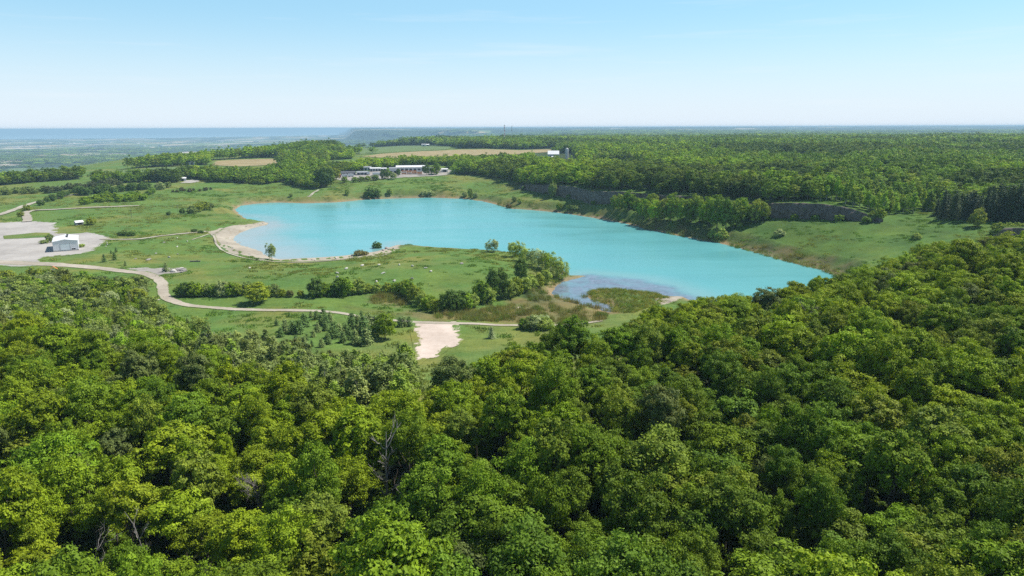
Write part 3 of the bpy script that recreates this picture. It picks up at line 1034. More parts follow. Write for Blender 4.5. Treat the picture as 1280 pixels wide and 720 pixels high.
def trunk_np(g, h, r, C, k=7):
    """tapered trunk with limbs running into the lobes C"""
    bend = g.normal(size=2) * .3
    t = np.linspace(0, 1, 7)
    path = np.column_stack([bend[0] * t ** 2, bend[1] * t ** 2, t * h])
    rad = r * (1 - .72 * t) * (1 + .5 * np.exp(-t * 14))
    parts = [tube_np(path, rad, 8)]
    for c in C[g.permutation(len(C))[:k]]:
        s = g.uniform(.38, .8)
        p = np.array([bend[0] * s * s, bend[1] * s * s, s * h])
        parts.append(limb(p, c, r * .42, r * .10, g))
    return join(parts)


def leaf_mesh(name, P, Nn, lv, size, asp, g, mat, extra=None, emat=None):
    V, Q = leaf_quads(P, Nn, size, asp, g)
    lvv = np.repeat(lv, 4)
    fm = np.zeros(len(Q), int)
    mats = [mat]
    if extra is not None:
        Q = np.vstack([Q, extra[1] + len(V)])
        V = np.vstack([V, extra[0]])
        lvv = np.concatenate([lvv, np.zeros(len(extra[0]))])
        fm = np.concatenate([fm, np.ones(len(extra[1]), int)])
        mats = [mat, emat]
    me = mesh_np(name, V, Q, mats, fm)
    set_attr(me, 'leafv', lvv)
    return me


# --- broad crowned forest trees: nominal 14 m tall, crown radius 3.6 m
BROAD = []                       # (crown mesh, trunk mesh)
for k in range(14):
    g = np.random.default_rng(100 + k)
    R = 3.6 * g.uniform(.92, 1.12)
    Hc = g.uniform(7.0, 9.5)
    nl = int(g.integers(62, 84))
    kind = k % 3                 # billowy, layered, fine
    P, Nn, lv, C, lr = crown_points(g, R, Hc, 14 - Hc / 2, nl if kind != 2 else int(nl * 1.25), 15, 10, lobe=((.17, .31), (.19, .34), (.14, .25))[kind],
                                    flat=(.85, .55, .8)[kind], tuft=(.20, .24, .24)[kind], deep=(.62, .66, .55)[kind])
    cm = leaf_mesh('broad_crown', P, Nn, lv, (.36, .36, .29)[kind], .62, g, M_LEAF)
    tv, tq = trunk_np(g, 14 - Hc * .45, .24, C)
    tm = mesh_np('broad_trunk', tv, tq, [M_BARK], smooth_shade=True)
    BROAD.append((cm, tm))
# --- the same at a distance
def whole(name, k, R, H, Hc, nl, nt, nleaf, size, mat=None, bark=None, **kw):
    g = np.random.default_rng(k)
    P, Nn, lv, C, lr = crown_points(g, R, Hc, H - Hc / 2, nl, nt, nleaf, **kw)
    ex = trunk_np(g, H - Hc * .5, .045 * R + .05, C, 3)
    return leaf_mesh(name, P, Nn, lv, size, .65, g, mat or M_LEAF, ex, bark or M_BARK)


BROAD_MID = [whole('broad_tree_shape', 200 + k, 3.5 * (.9 + .05 * k), 13, 11.6, 50, 10, 6, .62, tuft=.3, lobe=(.2, .34), top_bias=-.75) for k in range(7)]
BROAD_FAR = [whole('distant_tree_shape', 230 + k, 4.2, 12, 10.8, 24, 6, 4, 1.15, tuft=.4, lobe=(.20, .36), top_bias=-.7) for k in range(6)]
FULL = [whole('open_grown_tree_shape', 280 + k, 4.3 * (.92 + .04 * k), 10.0, 9.7, 70, 11, 9, .48, tuft=.26, top_bias=-.75, lobe=(.17, .29), deep=.35) for k in range(5)]
POPLAR = []
for k in range(6):
    g = np.random.default_rng(260 + k)
    H = 12.0
    P, Nn, lv, C, lr = crown_points(g, 1.75 * g.uniform(.85, 1.2), 10.2, 6.9, 40, 14, 9, lobe=(.18, .34), flat=1.5, top_bias=-.85, tuft=.5, upw=.3)
    P[:, :2] *= (1.25 - .055 * P[:, 2:3].clip(0, 13))
    cm = leaf_mesh('poplar_crown', P, Nn, lv, .27, .7, g, M_LEAF)
    tv, tq = trunk_np(g, 11.2, .13, C, 12)
    POPLAR.append((cm, mesh_np('poplar_trunk', tv, tq, [M_PALEBARK], smooth_shade=True)))
BUSH = [whole('bush_shape', 300 + k, 2.3, 4.0, 4.1, 40, 11, 8, .36, tuft=.32, top_bias=-.8, lobe=(.2, .34), deep=.35) for k in range(6)]
WILLOW = [whole('willow_shape', 320 + k, 2.0, 5.0, 4.9, 24, 12, 8, .30, tuft=.42, top_bias=-.7, flat=1.5, lobe=(.22, .4), bark=M_PALEBARK) for k in range(4)]


def conifer(k, H, R, rings, n, mat=None):
    g = np.random.default_rng(k)
    P, Nn, lv = [], [], []
    for r in range(rings):
        t = r / rings
        z = H * (.06 + .93 * t)
        rad = R * (1 - t) ** .85 * g.uniform(.85, 1.1) + .12
        nb = max(4, int(11 * (1 - t) + 4))
        for b in range(nb):
            a = 6.283 * b / nb + g.uniform(-.3, .3) + r
            rb = rad * g.uniform(.75, 1.12)
            m = n
            s = g.uniform(.15, 1, m) ** .7
            p = np.column_stack([np.cos(a) * rb * s, np.sin(a) * rb * s, z - .28 * rb * s + .12 * rb * s ** 2 * g.uniform(.5, 1.5)])
            p += g.normal(size=p.shape) * np.array([.14, .14, .06]) * R
            P.append(p)
            Nn.append(unit(np.array([np.cos(a) * .5, np.sin(a) * .5, .75]) + g.normal(size=p.shape) * .35))
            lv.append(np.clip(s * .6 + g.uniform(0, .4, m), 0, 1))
    P, Nn, lv = np.vstack(P), np.vstack(Nn), np.concatenate(lv)
    tr = tube_np([[0, 0, 0], [0, 0, H * .5], [0, 0, H * .97]], [.028 * H * .6, .012 * H, .01], 6)
    return leaf_mesh('conifer_shape', P, Nn, lv, .16 * R + .14, .5, g, mat or M_NEEDLE, tr, M_BARK)


CONIFER = [conifer(340 + k, 13, 3.0, 15, 12) for k in range(4)]
SPRUCE = [conifer(350 + k, 4, 1.35, 11, 9) for k in range(4)]


def bare_np(g, H, spread, n1, n2, r, fine=0):
    """leafless tree: trunk, boughs, branches, twigs"""
    parts = []
    top = np.array([g.normal() * .3, g.normal() * .3, H])
    t = np.linspace(0, 1, 7)[:, None]
    path = top * t + g.normal(size=(7, 3)) * .10 * t
    parts.append(tube_np(path, r * (1 - .85 * t[:, 0]), 7))
    for i in range(n1):
        s = g.uniform(.3, .92)
        p = path[int(s * 6)]
        a = g.uniform(0, 6.283)
        L = spread * g.uniform(.6, 1.1) * (1.15 - s * .5)
        q = p + np.array([math.cos(a) * L * .75, math.sin(a) * L * .75, L * g.uniform(.55, 1.15)])
        parts.append(limb(p, q, r * .42 * (1.1 - s * .5), r * .07, g, 6, .08))
        for j in range(n2):
            u = g.uniform(.35, .95)
            p2 = p + (q - p) * u + np.array([0, 0, .06 * L])
            q2 = p2 + unit((q - p) + g.normal(size=3) * L * .6 + np.array([0, 0, .3 * L])) * L * g.uniform(.25, .5)
            parts.append(limb(p2, q2, r * .14, r * .035, g, 4, .05))
            for f in range(fine):
                u2 = g.uniform(.2, 1)
                p3 = p2 + (q2 - p2) * u2
                q3 = p3 + unit((q2 - p2) + g.normal(size=3) * L * .35) * L * g.uniform(.12, .28)
                parts.append(tube_np(np.linspace(p3, q3, 3), [r * .05, r * .035, r * .02], 3))
    return join([(v, q) for v, q in parts])


# ------------------------------------------------------------------ scattering many as one mass
def hidden_collection(name, meshes):
    c = bpy.data.collections.new(name)
    for i, me in enumerate(meshes):
        o = bpy.data.objects.new(name + '_%02d' % i, me)
        c.objects.link(o)
    return c


def scatter(name, P, rot, scl, tint, idx, coll, label, cat):
    me = bpy.data.meshes.new(name)
    me.vertices.add(len(P))
    me.vertices.foreach_set('co', np.asarray(P, np.float32).ravel())
    set_attr(me, 'rot', rot, 'FLOAT_VECTOR')
    set_attr(me, 'scl', scl, 'FLOAT_VECTOR')
    set_attr(me, 'tint', tint, 'FLOAT_VECTOR')
    set_attr(me, 'pick', idx, 'INT')
    o = link(name, me)
    ng = bpy.data.node_groups.new('grow ' + name, 'GeometryNodeTree')
    ng.interface.new_socket('Geometry', in_out='INPUT', socket_type='NodeSocketGeometry')
    ng.interface.new_socket('Geometry', in_out='OUTPUT', socket_type='NodeSocketGeometry')
    N, L = ng.nodes, ng.links
    gi, go = N.new('NodeGroupInput'), N.new('NodeGroupOutput')
    iop = N.new('GeometryNodeInstanceOnPoints')
    ci = N.new('GeometryNodeCollectionInfo')
    ci.inputs['Collection'].default_value = coll
    ci.inputs['Separate Children'].default_value = True
    ci.inputs['Reset Children'].default_value = True

    def na(key, t):
        n = N.new('GeometryNodeInputNamedAttribute')
        n.data_type = t
        n.inputs['Name'].default_value = key
        return n.outputs['Attribute']
    L.new(gi.outputs[0], iop.inputs['Points'])
    L.new(ci.outputs[0], iop.inputs['Instance'])
    iop.inputs['Pick Instance'].default_value = True
    L.new(na('pick', 'INT'), iop.inputs['Instance Index'])
    L.new(na('rot', 'FLOAT_VECTOR'), iop.inputs['Rotation'])
    L.new(na('scl', 'FLOAT_VECTOR'), iop.inputs['Scale'])
    L.new(iop.outputs[0], go.inputs[0])
    md = o.modifiers.new('grow', 'NODES')
    md.node_group = ng
    tag(o, label, cat, kind='stuff')
    return o


# leaf colours that a tree can have
TONES = {'bright yellow-green': (.212, .305, .020), 'fresh green': (.154, .252, .020), 'deep green': (.120, .202, .022), 'olive green': (.182, .245, .034),
         'dull grey-green': (.140, .185, .065)}
# ------------------------------------------------------------------ the forest below the camera
def tone_at(x, y, g):
    """which leaf colour grows where: patches of like trees"""
    n = float(fbm(np.array([x / 34.]), np.array([y / 34.]), 91, 3)[0]) + g.uniform(-.16, .16)
    u, v = to_px((x, y, 26))
    bright = .10 * (v < 470) + .05 * (u < 640) + .03 - .08 * (v > 600) + .03 * (u > 1050 and v < 420)
    n += bright
    if g.uniform() < .05: return 'dull grey-green'
    if n > .62: return 'bright yellow-green'
    if n > .50: return 'fresh green' if g.uniform() < .7 else 'olive green'
    if n > .42: return 'olive green' if u > 640 and g.uniform() < .65 else 'fresh green'
    return 'deep green'


DEAD_SPOTS = [at(478, 540, 14.5), at(1013, 386, 12.5), at(322, 584, 11.5), at(92, 648, 11.5), at(186, 630, 12.0)]
g = np.random.default_rng(7)
cand = []
for iy in range(2, 70):
    for ix in range(-60, 66):
        x = (ix + .5 * (iy % 2) + g.uniform(-.36, .36)) * 5.1
        y = (iy + g.uniform(-.36, .36)) * 4.5
        cand.append((x, y))
cand = np.array(cand)
cand = cand[g.uniform(size=len(cand)) > .10]
d = sdf(cand[:, 0], cand[:, 1], FOREST)
cand = cand[d < -1.0]
zc = height(cand[:, 0], cand[:, 1])
u, v = to_px(np.column_stack([cand, zc + 9]))
dist = np.hypot(cand[:, 0], cand[:, 1])
ok = (u > -520) & (u < 1800) & (cand[:, 1] > 14)
cand, zc, u, v, dist = cand[ok], zc[ok], u[ok], v[ok], dist[ok]
for q_, dp in enumerate(DEAD_SPOTS):
    f_ = 1.0 if q_ == 0 else .6
    ok = np.hypot(cand[:, 0] - dp[0], cand[:, 1] - dp[1]) > 3.6 * f_
    ahead = (cand[:, 1] < dp[1] - 1) & (cand[:, 1] > dp[1] - 12 * f_) & (np.abs(cand[:, 0] - dp[0] * cand[:, 1] / dp[1]) < 3.8 * f_)
    ok &= ~ahead
    cand, zc, u, v, dist = cand[ok], zc[ok], u[ok], v[ok], dist[ok]
order = np.argsort(dist)
cand, zc, u, v, dist = cand[order], zc[order], u[order], v[order], dist[order]
inview = (u > -25) & (u < 1305) & (v < 775)
near_ids = np.nonzero(inview)[0][:296]
near_set = set(near_ids.tolist())
print('forest trees', len(cand), 'in view', inview.sum())

GROUP_FOREST = 'broadleaf trees of the forest below'
PROTO = None


def vary(tone, g, k=.16):
    t = np.array(TONES[tone])
    return t * g.uniform(1 - k, 1 + k) * np.array([g.uniform(.92, 1.1), 1, g.uniform(.85, 1.2)])


def place_words(u, v):
    col = 'far left' if u < 213 else 'left' if u < 427 else 'centre left' if u < 640 else 'centre right' if u < 853 else 'right' if u < 1067 else 'far right'
    row = 'front' if v > 640 else 'lower middle' if v > 540 else 'upper middle' if v > 450 else 'rear'
    return col, row


SHAPE_WORDS = ('billowing', 'layered', 'fine leaved')
SPECIAL = {}
for (su, sv, text) in ((530, 560, 'standing just beside the pale bare snag'), (430, 560, 'standing just before the pale bare snag'), (520, 480, 'standing nearest below the pinkish clay clearing'),
                       (860, 400, 'standing at the forest rim nearest the shallow pool'), (910, 395, 'standing on the rim against the turquoise water'),
                       (1060, 430, 'standing beside the grey leafless thicket'), (60, 430, 'standing at the rim above the young wood')):
    k = int(np.argmin(np.hypot(u[near_ids] - su, v[near_ids] - sv)))
    SPECIAL[int(near_ids[k])] = text

stuffP, stuffR, stuffS, stuffT, stuffI = [], [], [], [], []
for i in range(len(cand)):
    x, y = cand[i]
    tone = tone_at(x, y, g)
    s = float(np.clip(g.normal(.83, .15), .56, 1.25))
    if g.uniform() < .10: s *= .72
    hs = float(np.clip(g.normal(.97, .14), .66, 1.30)) * (s ** .35)
    rim = sdf(np.array([x]), np.array([y]), FOREST)[0]
    if rim > -16 and u[i] > 760: hs = min(hs, .92); s = min(s, 1.0)
    tint = vary(tone, g)
    rz = g.uniform(0, 6.283)
    tilt = g.normal(size=2) * .04
    k = int(g.integers(len(BROAD)))
    base = zc[i] - .15
    if i in near_set:
        cm, tm = BROAD[k]
        e = empty('broadleaf_tree', (x, y, base), rz)
        e.rotation_euler = (tilt[0], tilt[1], rz)
        e.scale = (s, s, hs)
        cr = link('crown', cm, e)
        cr['tint'] = [float(c) for c in tint]
        link('trunk', tm, e)
        col, row = place_words(u[i], v[i])
        if i in SPECIAL:
            lab = f'{tone} {SHAPE_WORDS[k % 3]} broadleaf tree {SPECIAL[i]}'
        else:
            size = 'small' if s < .86 else 'large' if s > 1.12 else 'mid-sized'
            lab = f'{size} {tone} {SHAPE_WORDS[k % 3]} tree in the {row} rows of the forest, {col}'
        tag(e, lab, 'tree', GROUP_FOREST)
    else:
        stuffP.append((x, y, base)); stuffR.append((tilt[0], tilt[1], rz)); stuffS.append((s, s, hs)); stuffT.append(tint); stuffI.append(k)


def full_mesh(cm, tm, name):
    """crown and trunk as one mesh"""
    bm = bmesh.new()
    bm.from_mesh(cm)
    n = len(bm.faces)
    bm.from_mesh(tm)
    bm.faces.ensure_lookup_table()
    for f in bm.faces[n:]:
        f.material_index = 1
    me = bpy.data.meshes.new(name)
    bm.to_mesh(me); bm.free()
    me.materials.append(cm.materials[0]); me.materials.append(tm.materials[0])
    return me


BROAD_COLL = hidden_collection('broad_tree', [full_mesh(a, b, 'broad_tree') for a, b in BROAD])
scatter('forest', stuffP, stuffR, stuffS, stuffT, stuffI, BROAD_COLL, 'dense green broadleaf forest closing behind the nearer trees', 'forest')

# low growth and dark saplings under the canopy
MID_COLL = hidden_collection('mid_tree', BROAD_MID)
BUSH_COLL = hidden_collection('bush', BUSH)
n = 11000
x = g.uniform(-190, 260, n); y = g.uniform(32, 250, n)
k = (sdf(x, y, FOREST) < 2)
x, y = x[k], y[k]
uu, vv = to_px(np.column_stack([x, y, np.full_like(x, 20)]))
k = (uu > -100) & (uu < 1400)
x, y = x[k], y[k]
n = len(x)
s = g.uniform(.35, .85, n)
tt = np.array([vary('fresh green' if g.uniform() < .5 else 'deep green', g) for _ in range(n)])
scatter('undergrowth', np.column_stack([x, y, height(x, y) - .1]), np.column_stack([np.zeros(n), np.zeros(n), g.uniform(0, 6.28, n)]), np.column_stack([s, s, s * g.uniform(.7, 1.4, n)]), tt,
        g.integers(0, len(BUSH), n), BUSH_COLL, 'shaded undergrowth filling the forest floor beneath the crowns', 'undergrowth')
# ------------------------------------------------------------------ woods in the distance
g = np.random.default_rng(23)
POPLAR_FULL = [full_mesh(a, b, 'poplar_tree_shape') for a, b in POPLAR]
POPLAR_COLL = hidden_collection('poplar', POPLAR_FULL)
FAR_COLL = hidden_collection('far_tree', BROAD_FAR)
SPRUCE_COLL = hidden_collection('dark_conifer', CONIFER)

OPEN = [wpoly(p)[:, :2] for p in (
    [(258, 208.5), (264, 200.5), (300, 198.3), (348, 197), (356, 203), (342, 208), (300, 210)],
    [(444, 198), (470, 191.5), (428, 192), (420, 190), (440, 185), (500, 181.3), (532, 181.3), (568, 183), (575, 186), (612, 185.7), (650, 187), (700, 185), (702, 191), (640, 195), (600, 196), (545, 199), (500, 200)],
    [(440, 203.5), (560, 203), (640, 203), (690, 200), (690, 190), (440, 196)],
    [(226, 219), (300, 220), (352, 214), (352, 206), (226, 206)],
    [(106, 223.5), (130, 214), (170, 210.5), (229, 207.5), (230, 215), (192, 221), (150, 223.5)],
    [(394, 208), (412, 200.5), (440, 199), (455, 203), (447, 209), (415, 211)],
    [(666, 206), (676, 192), (718, 192), (728, 206)],
    [(410, 226), (424, 217.5), (450, 214.5), (480, 211.5), (500, 209), (545, 207), (570, 211), (567, 221), (530, 223), (480, 226), (440, 229)])]
WOODS = [wpoly(p)[:, :2] for p in (
    [(358, 229), (372, 234), (392, 237.5), (412, 232), (417, 222), (412, 212), (398, 207), (370, 207), (345, 212), (335, 222), (345, 226)],
    [(558, 217.5), (600, 219.5), (630, 225), (652, 232), (668, 236.5), (690, 238), (760, 190), (690, 193), (640, 196), (600, 198), (565, 202)],
    [(415, 216.5), (450, 213.5), (480, 210.5), (500, 208), (545, 206), (572, 209), (574, 203.5), (540, 203.5), (480, 205.5), (440, 208), (415, 211)],
    [(-80, 238), (0, 232), (60, 227), (100, 224.5), (108, 217), (60, 214.5), (-80, 216)],
    [(226, 224), (250, 225), (262, 228), (330, 231), (352, 228), (350, 219), (300, 220.5), (226, 219.5)],
    [(118, 230), (150, 229), (190, 228), (222, 229), (224, 226), (190, 226), (150, 227), (120, 227)])]
_cy = np.hypot(CLIFF[:, 0], CLIFF[:, 1])
RIGHT_EDGE_A = np.arctan2(*np.array([at_y(u, 400, 20)[:2] for u in (1105, 1130, 1160, 1200, 1290, 1440)]).T)
RIGHT_EDGE_R = [np.hypot(*at(u, v)[:2]) for u, v in ((1105, 268), (1130, 266.5), (1160, 267), (1200, 268), (1290, 268), (1440, 268))]


def wooded(x, y):
    r = np.hypot(x, y)
    a = np.arctan2(x, y)
    w = np.zeros(x.shape, bool)
    ea = np.concatenate([_cl_a, RIGHT_EDGE_A[1:]])
    er = np.concatenate([_cy + 9, np.array(RIGHT_EDGE_R[1:]) + 4])
    edge = np.interp(a, ea, er, left=1e9)
    w |= (r > edge + (vnoise(x / 13, y / 13, 131) - .5) * 14)
    m = r < 2200
    for P in WOODS:
        w[m] |= inside(x[m], y[m], P)
    w |= (r > 1060) & (fbm(x / 160, y / 160, 133, 3) > .30)
    w |= (r > 1250) & (r < 2400)
    ua = 640 + FPX * np.tan(a) * 1.02
    lim = np.interp(ua, [0, 110, 160, 220, 300, 360, 420, 450, 480], [990, 1040, 1140, 1220, 1270, 1400, 1650, 3000, 9000])
    w &= (r < lim) | ((r > 2000) & (ua < 470))
    for P in OPEN:
        w[m] &= ~(inside(x[m], y[m], P))
    return w


pts = []
r = 385.0
while r < 9000:
    s = max(5.6, r * .0063)
    n = int(1.56 / (s / r))
    a = -.78 + (np.arange(n) + g.uniform(-.45, .45, n)) * (s / r) + g.uniform(0, s / r)
    rr = r + g.uniform(-.5, .5, n) * s
    pts.append(np.column_stack([rr * np.sin(a), rr * np.cos(a), np.full(n, s)]))
    r += s * .95
pts = np.vstack(pts)
uu, _ = to_px(np.column_stack([pts[:, :2], np.zeros(len(pts))]))
pts = pts[(uu > -80) & (uu < 1360)]
pts = pts[wooded(pts[:, 0], pts[:, 1])]
x, y, s = pts.T
r = np.hypot(x, y)
az = np.arctan2(x, y)
val = (az < -.19) & (r > 1700)
keep = np.where(val, fbm(x / 700 + 5, y / 420, 51, 3) < .42, True) | (g.uniform(size=len(x)) < .05)
keep &= ~((r > 800) & ~val & (fbm(x / 120, y / 240, 143, 3) > .655))
keep &= ~((r > 2600) & ~val & (fbm(x / 500, y / 900, 141, 3) > .60))
x, y, s, r, az = x[keep], y[keep], s[keep], r[keep], az[keep]
z = height(x, y)
# drop what the brow of the land hides
print('far trees', len(x))
n = len(x)
tone = .5 * fbm(x / 42, y / 42, 151, 3) + .5 * fbm(x / 170, y / 260, 152, 2) + g.uniform(-.15, .15, n) + .02
names = list(TONES)
tt = np.zeros((n, 3))
for i in range(n):
    k = 'bright yellow-green' if tone[i] > .66 else 'fresh green' if tone[i] > .52 else 'olive green' if tone[i] > .47 else 'deep green'
    tt[i] = np.array(TONES[k]) * g.uniform(.9, 1.75)
dark = (fbm(x / 110, y / 150, 157, 2) > .59)
tt[dark] = tt[dark] * .55 + np.array([.006, .012, .008])
fs = np.maximum(1, s / 5.4) * g.uniform(.75, 1.25, n)
hh = np.clip(fs, .7, 1.35) * g.uniform(.72, 1.25, n) * (.8 + .45 * fbm(x / 130, y / 130, 158, 2)) * np.where(r > 1100, 1.0, .92) * np.where(az < -.16, .8, 1.0) * np.where((r > 850) & (r < 1250) & (az > -.26) & (az < .08), .78, 1.0)
rot = np.column_stack([np.zeros(n), np.zeros(n), g.uniform(0, 6.28, n)])
nearw = r < 760
asp = nearw & (az > math.radians(24)) & (az < math.radians(32)) & (r < 560)
for sel, coll, cnt, nm, lab in ((nearw & ~asp, MID_COLL, len(BROAD_MID), 'woodland', 'mixed green woodland on the plateau above the quarry face'),
                                (~nearw & (az > -.13), FAR_COLL, len(BROAD_FAR), 'far_woodland', 'hazy green woodland stretching across the plateau to the horizon'),
                                (~nearw & (az <= -.13), FAR_COLL, len(BROAD_FAR), 'ridge_woodland', 'dark woodland on the ridge and down in the hazy valley'),
                                (asp, POPLAR_COLL, len(POPLAR), 'aspen_plantation', 'pale slender young aspens packed between plateau woodland and conifers')):
    if not sel.any(): continue
    f2, h2 = fs[sel], hh[sel]
    if nm == 'aspen_plantation': f2, h2 = f2 * 1.25, h2 * .95
    if nm == 'ridge_woodland': h2 = h2 * 1.15
    scatter(nm, np.column_stack([x[sel], y[sel], z[sel] - .2]), rot[sel], np.column_stack([f2, f2, h2]), tt[sel] * (1.25 if nm == 'aspen_plantation' else 1), g.integers(0, cnt, sel.sum()), coll, lab, 'woods')

# ------------------------------------------------------------------ single trees and bushes, each its own thing
def plant(name, meshes, nominal, u, v, h, tone, label, cat, group=None, wide=1.0, pos=None, parts=None, k=None):
    P = pos if pos is not None else at(u, v)
    s = h / nominal
    k = int(g.integers(len(meshes))) if k is None else k
    tint = [float(c) for c in (vary(tone, g, .10) if isinstance(tone, str) else np.array(tone) * g.uniform(.9, 1.1))]
    rz = g.uniform(0, 6.283)
    w = wide * g.uniform(.92, 1.08)
    tint = [c * (1.18 if parts else .98 if name == 'young_tree' else 1.28) for c in tint]
    if parts:
        o = empty(name, (P[0], P[1], P[2] - .1), rz)
        c = link('crown', parts[k][0], o); c['tint'] = tint
        link('trunk', parts[k][1], o)
    else:
        o = link(name, meshes[k])
        o.location = (P[0], P[1], P[2] - .1)
        o.rotation_euler = (0, 0, rz)
        o['tint'] = tint
    o.scale = (s * w, s * w, s)
    return tag(o, label, cat, group)


DARK = (.082, .145, .040)
SILVER = (.260, .320, .185)
PALE = (.240, .320, .090)
GREYG = (.170, .230, .090)
# hedge on the south side of the meadow
HG = 'bushes of the long hedge across the meadow'
for u_, v_, h_, t_, lab in (
        (226, 369.5, 5, 'deep green', 'low dark bush at the road end of the meadow hedge'),
        (233, 370, 6.5, DARK, 'dark pointed bush second along the meadow hedge from the road'),
        (241, 370.5, 6.5, 'deep green', 'deep green bush between dark pointed bush and clipped pale one in hedge'),
        (249, 370.5, 6, 'fresh green', 'fresh green rounded bush in the road half of the meadow hedge'),
        (258, 370, 5.5, GREYG, 'greyish bush just before the silver bush of the meadow hedge'),
        (266, 369.5, 5.5, 'deep green', 'dark bush touching the silver bush of the meadow hedge'),
        (278, 370, 7, SILVER, 'large silver-leaved bush in the meadow hedge'),
        (290, 369.5, 6, 'fresh green', 'fresh green bush just beyond the silver bush of the hedge'),
        (299, 369, 5.5, 'olive green', 'olive bush behind the lone round tree'),
        (309, 367.5, 5.5, GREYG, 'grey-green bush behind the crown of the lone round tree'),
        (318, 366.5, 5, 'olive green', 'pale olive bush showing above the lone round tree'),
        (343, 369.5, 5.5, GREYG, 'grey-green bush right after the lone round tree in the hedge'),
        (353, 371, 3.6, 'olive green', 'low olive bush in the thin stretch of the hedge'),
        (363, 371, 3.2, (.13, .14, .06), 'small straw-coloured bush in the thin stretch of the hedge'),
        (376, 371, 3.2, 'olive green', 'small olive bush at the end of the thin stretch of hedge'),
        (395, 370.5, 8, DARK, 'big dark bush standing where the hedge thickens again'),
        (404, 370, 6, 'deep green', 'deep green bush beside the big dark hedge bush'),
        (413, 369.5, 5.5, 'fresh green', 'fresh green bush between two taller dark hedge bushes'),
        (422, 369.5, 7, DARK, 'dark upright bush next to the tall pointed hedge bush'),
        (430, 369, 8.5, 'deep green', 'tall pointed deep green bush of the meadow hedge'),
        (441, 368, 5, PALE, 'pale loose bush after the tall pointed hedge bush'),
        (449, 366.5, 7, PALE, 'pale feathery bush in the marsh end of the hedge'),
        (460, 366, 4.5, 'olive green', 'low olive bush between the pale feathery bushes'),
        (472, 365.5, 4.5, PALE, 'pale low bush above the brown reed patch'),
        (484, 365, 4.5, 'olive green', 'olive low bush above the middle of the brown reed patch'),
        (495, 366, 5, 'fresh green', 'fresh green bush at the far side of the brown reed patch'),
        (505, 369, 7, 'olive green', 'olive bush leading down to the marsh thicket')):
    plant('hedge_bush', BUSH, 4.0, u_, v_, h_ * .86, t_, lab, 'bush', HG, wide=.85)
plant('round_tree', FULL, 10, 323, 378.5, 8.0, (.21, .27, .03), 'lone round yellow-green tree standing on the meadow before the hedge', 'tree', wide=1.5)
# thicket round the marsh
TG = 'thicket between meadow and marsh'
for u_, v_, h_, t_, lab in (
        (512, 373, 9, 'fresh green', 'green bush at the hedge end of the marsh thicket'),
        (520, 378, 8, 'olive green', 'olive bush low in the marsh thicket'),
        (528, 383, 7, PALE, 'pale bush sloping down in the marsh thicket'),
        (536, 387, 7, 'fresh green', 'fresh green bush lowest in the marsh thicket'),
        (545, 390, 6, 'olive green', 'small olive bush just before the large dark dome bush'),
        (561, 390, 10, DARK, 'large dark dome-shaped bush above the brown reeds'),
        (571, 388.5, 10, DARK, 'second dark dome bush joined to the large one above reeds'),
        (581, 386.5, 8, 'fresh green', 'fresh green bush beside the dark dome bushes'),
        (592, 384, 6.5, PALE, 'pale low bush between dome bushes and the tall dark tree'),
        (604, 377, 10, 'deep green', 'deep green bush at the foot of the tall dark tree'),
        (610, 379, 8, PALE, 'pale willowy bush under the tall dark tree'),
        (617, 375, 15, DARK, 'tall dark tree rising highest from the marsh thicket'),
        (627, 373, 14, DARK, 'second tall dark tree close against the highest one'),
        (636, 372, 9, PALE, 'pale bush beside the pair of tall dark trees'),
        (645, 368, 9, 'olive green', 'olive bush between the tall dark pair and lone dark tree'),
        (651, 353, 12, DARK, 'lone dark narrow tree on the slope of the meadow'),
        (655, 365, 8, PALE, 'pale bush below the lone dark narrow tree'),
        (664, 361, 7, PALE, 'pale bush halfway from lone dark tree to the point'),
        (673, 358, 7, 'olive green', 'olive bush in the strip running to the point'),
        (682, 354, 7.5, PALE, 'pale yellowish bush near the point of land')):
    nm = 'dark_tree' if 'tree' in lab else 'thicket_bush'
    if h_ >= 12: plant(nm, FULL, 10, u_, v_, h_ * .88, t_, lab, 'tree', TG, wide=.62)
    else: plant('thicket_bush', BUSH, 4.0, u_, v_, h_ * .80, t_, lab, 'bush', TG, wide=.78)
SG = 'willows along the near shore'
for u_, v_, h_, t_, lab in (
        (610, 314, 5, SILVER, 'silvery willow standing alone on the near shore bank'),
        (618, 314.5, 7, SILVER, 'taller silvery willow beside the lone shore willow'),
        (641, 321, 8, PALE, 'first pale willow of the shore row'),
        (649, 326, 9, 'olive green', 'olive willow behind the first pale one of the row'),
        (656, 328, 8, PALE, 'broad pale willow third in the shore row'),
        (665, 331, 7.5, GREYG, 'grey-green willow in the middle of the shore row'),
        (673, 333.5, 8, SILVER, 'silver willow in the middle of the shore row'),
        (681, 337, 8.5, GREYG, 'darker willow after the silver one in the shore row'),
        (688, 340, 9, 'fresh green', 'green willow against the turquoise water near the point'),
        (696, 346, 9, PALE, 'pale rounded willow nearest the point of land'),
        (703, 349.5, 8, PALE, 'pale willow at the very tip beside the shallow pool')):
    plant('shore_willow', WILLOW, 5.0, u_, v_, h_, t_, lab, 'willow', SG, wide=.9)
plant('beach_willow', WILLOW, 5.0, 340, 324, 8.5, GREYG, 'slender grey-green willow alone on the sandy beach', 'willow', wide=.75)
plant('beach_bush', BUSH, 4.0, 471.5, 312, 4.6, DARK, 'small dark bush at the tip of the sandy beach', 'bush')
for u_, v_, h_, lab in ((449, 319.5, 2.6, 'straw-coloured low bush on the sandy beach'), (456, 319, 2.2, 'smaller straw-coloured bush beside another on the beach')):
    plant('beach_bush', BUSH, 4.0, u_, v_, h_, (.20, .19, .085), lab, 'bush', wide=1.5)
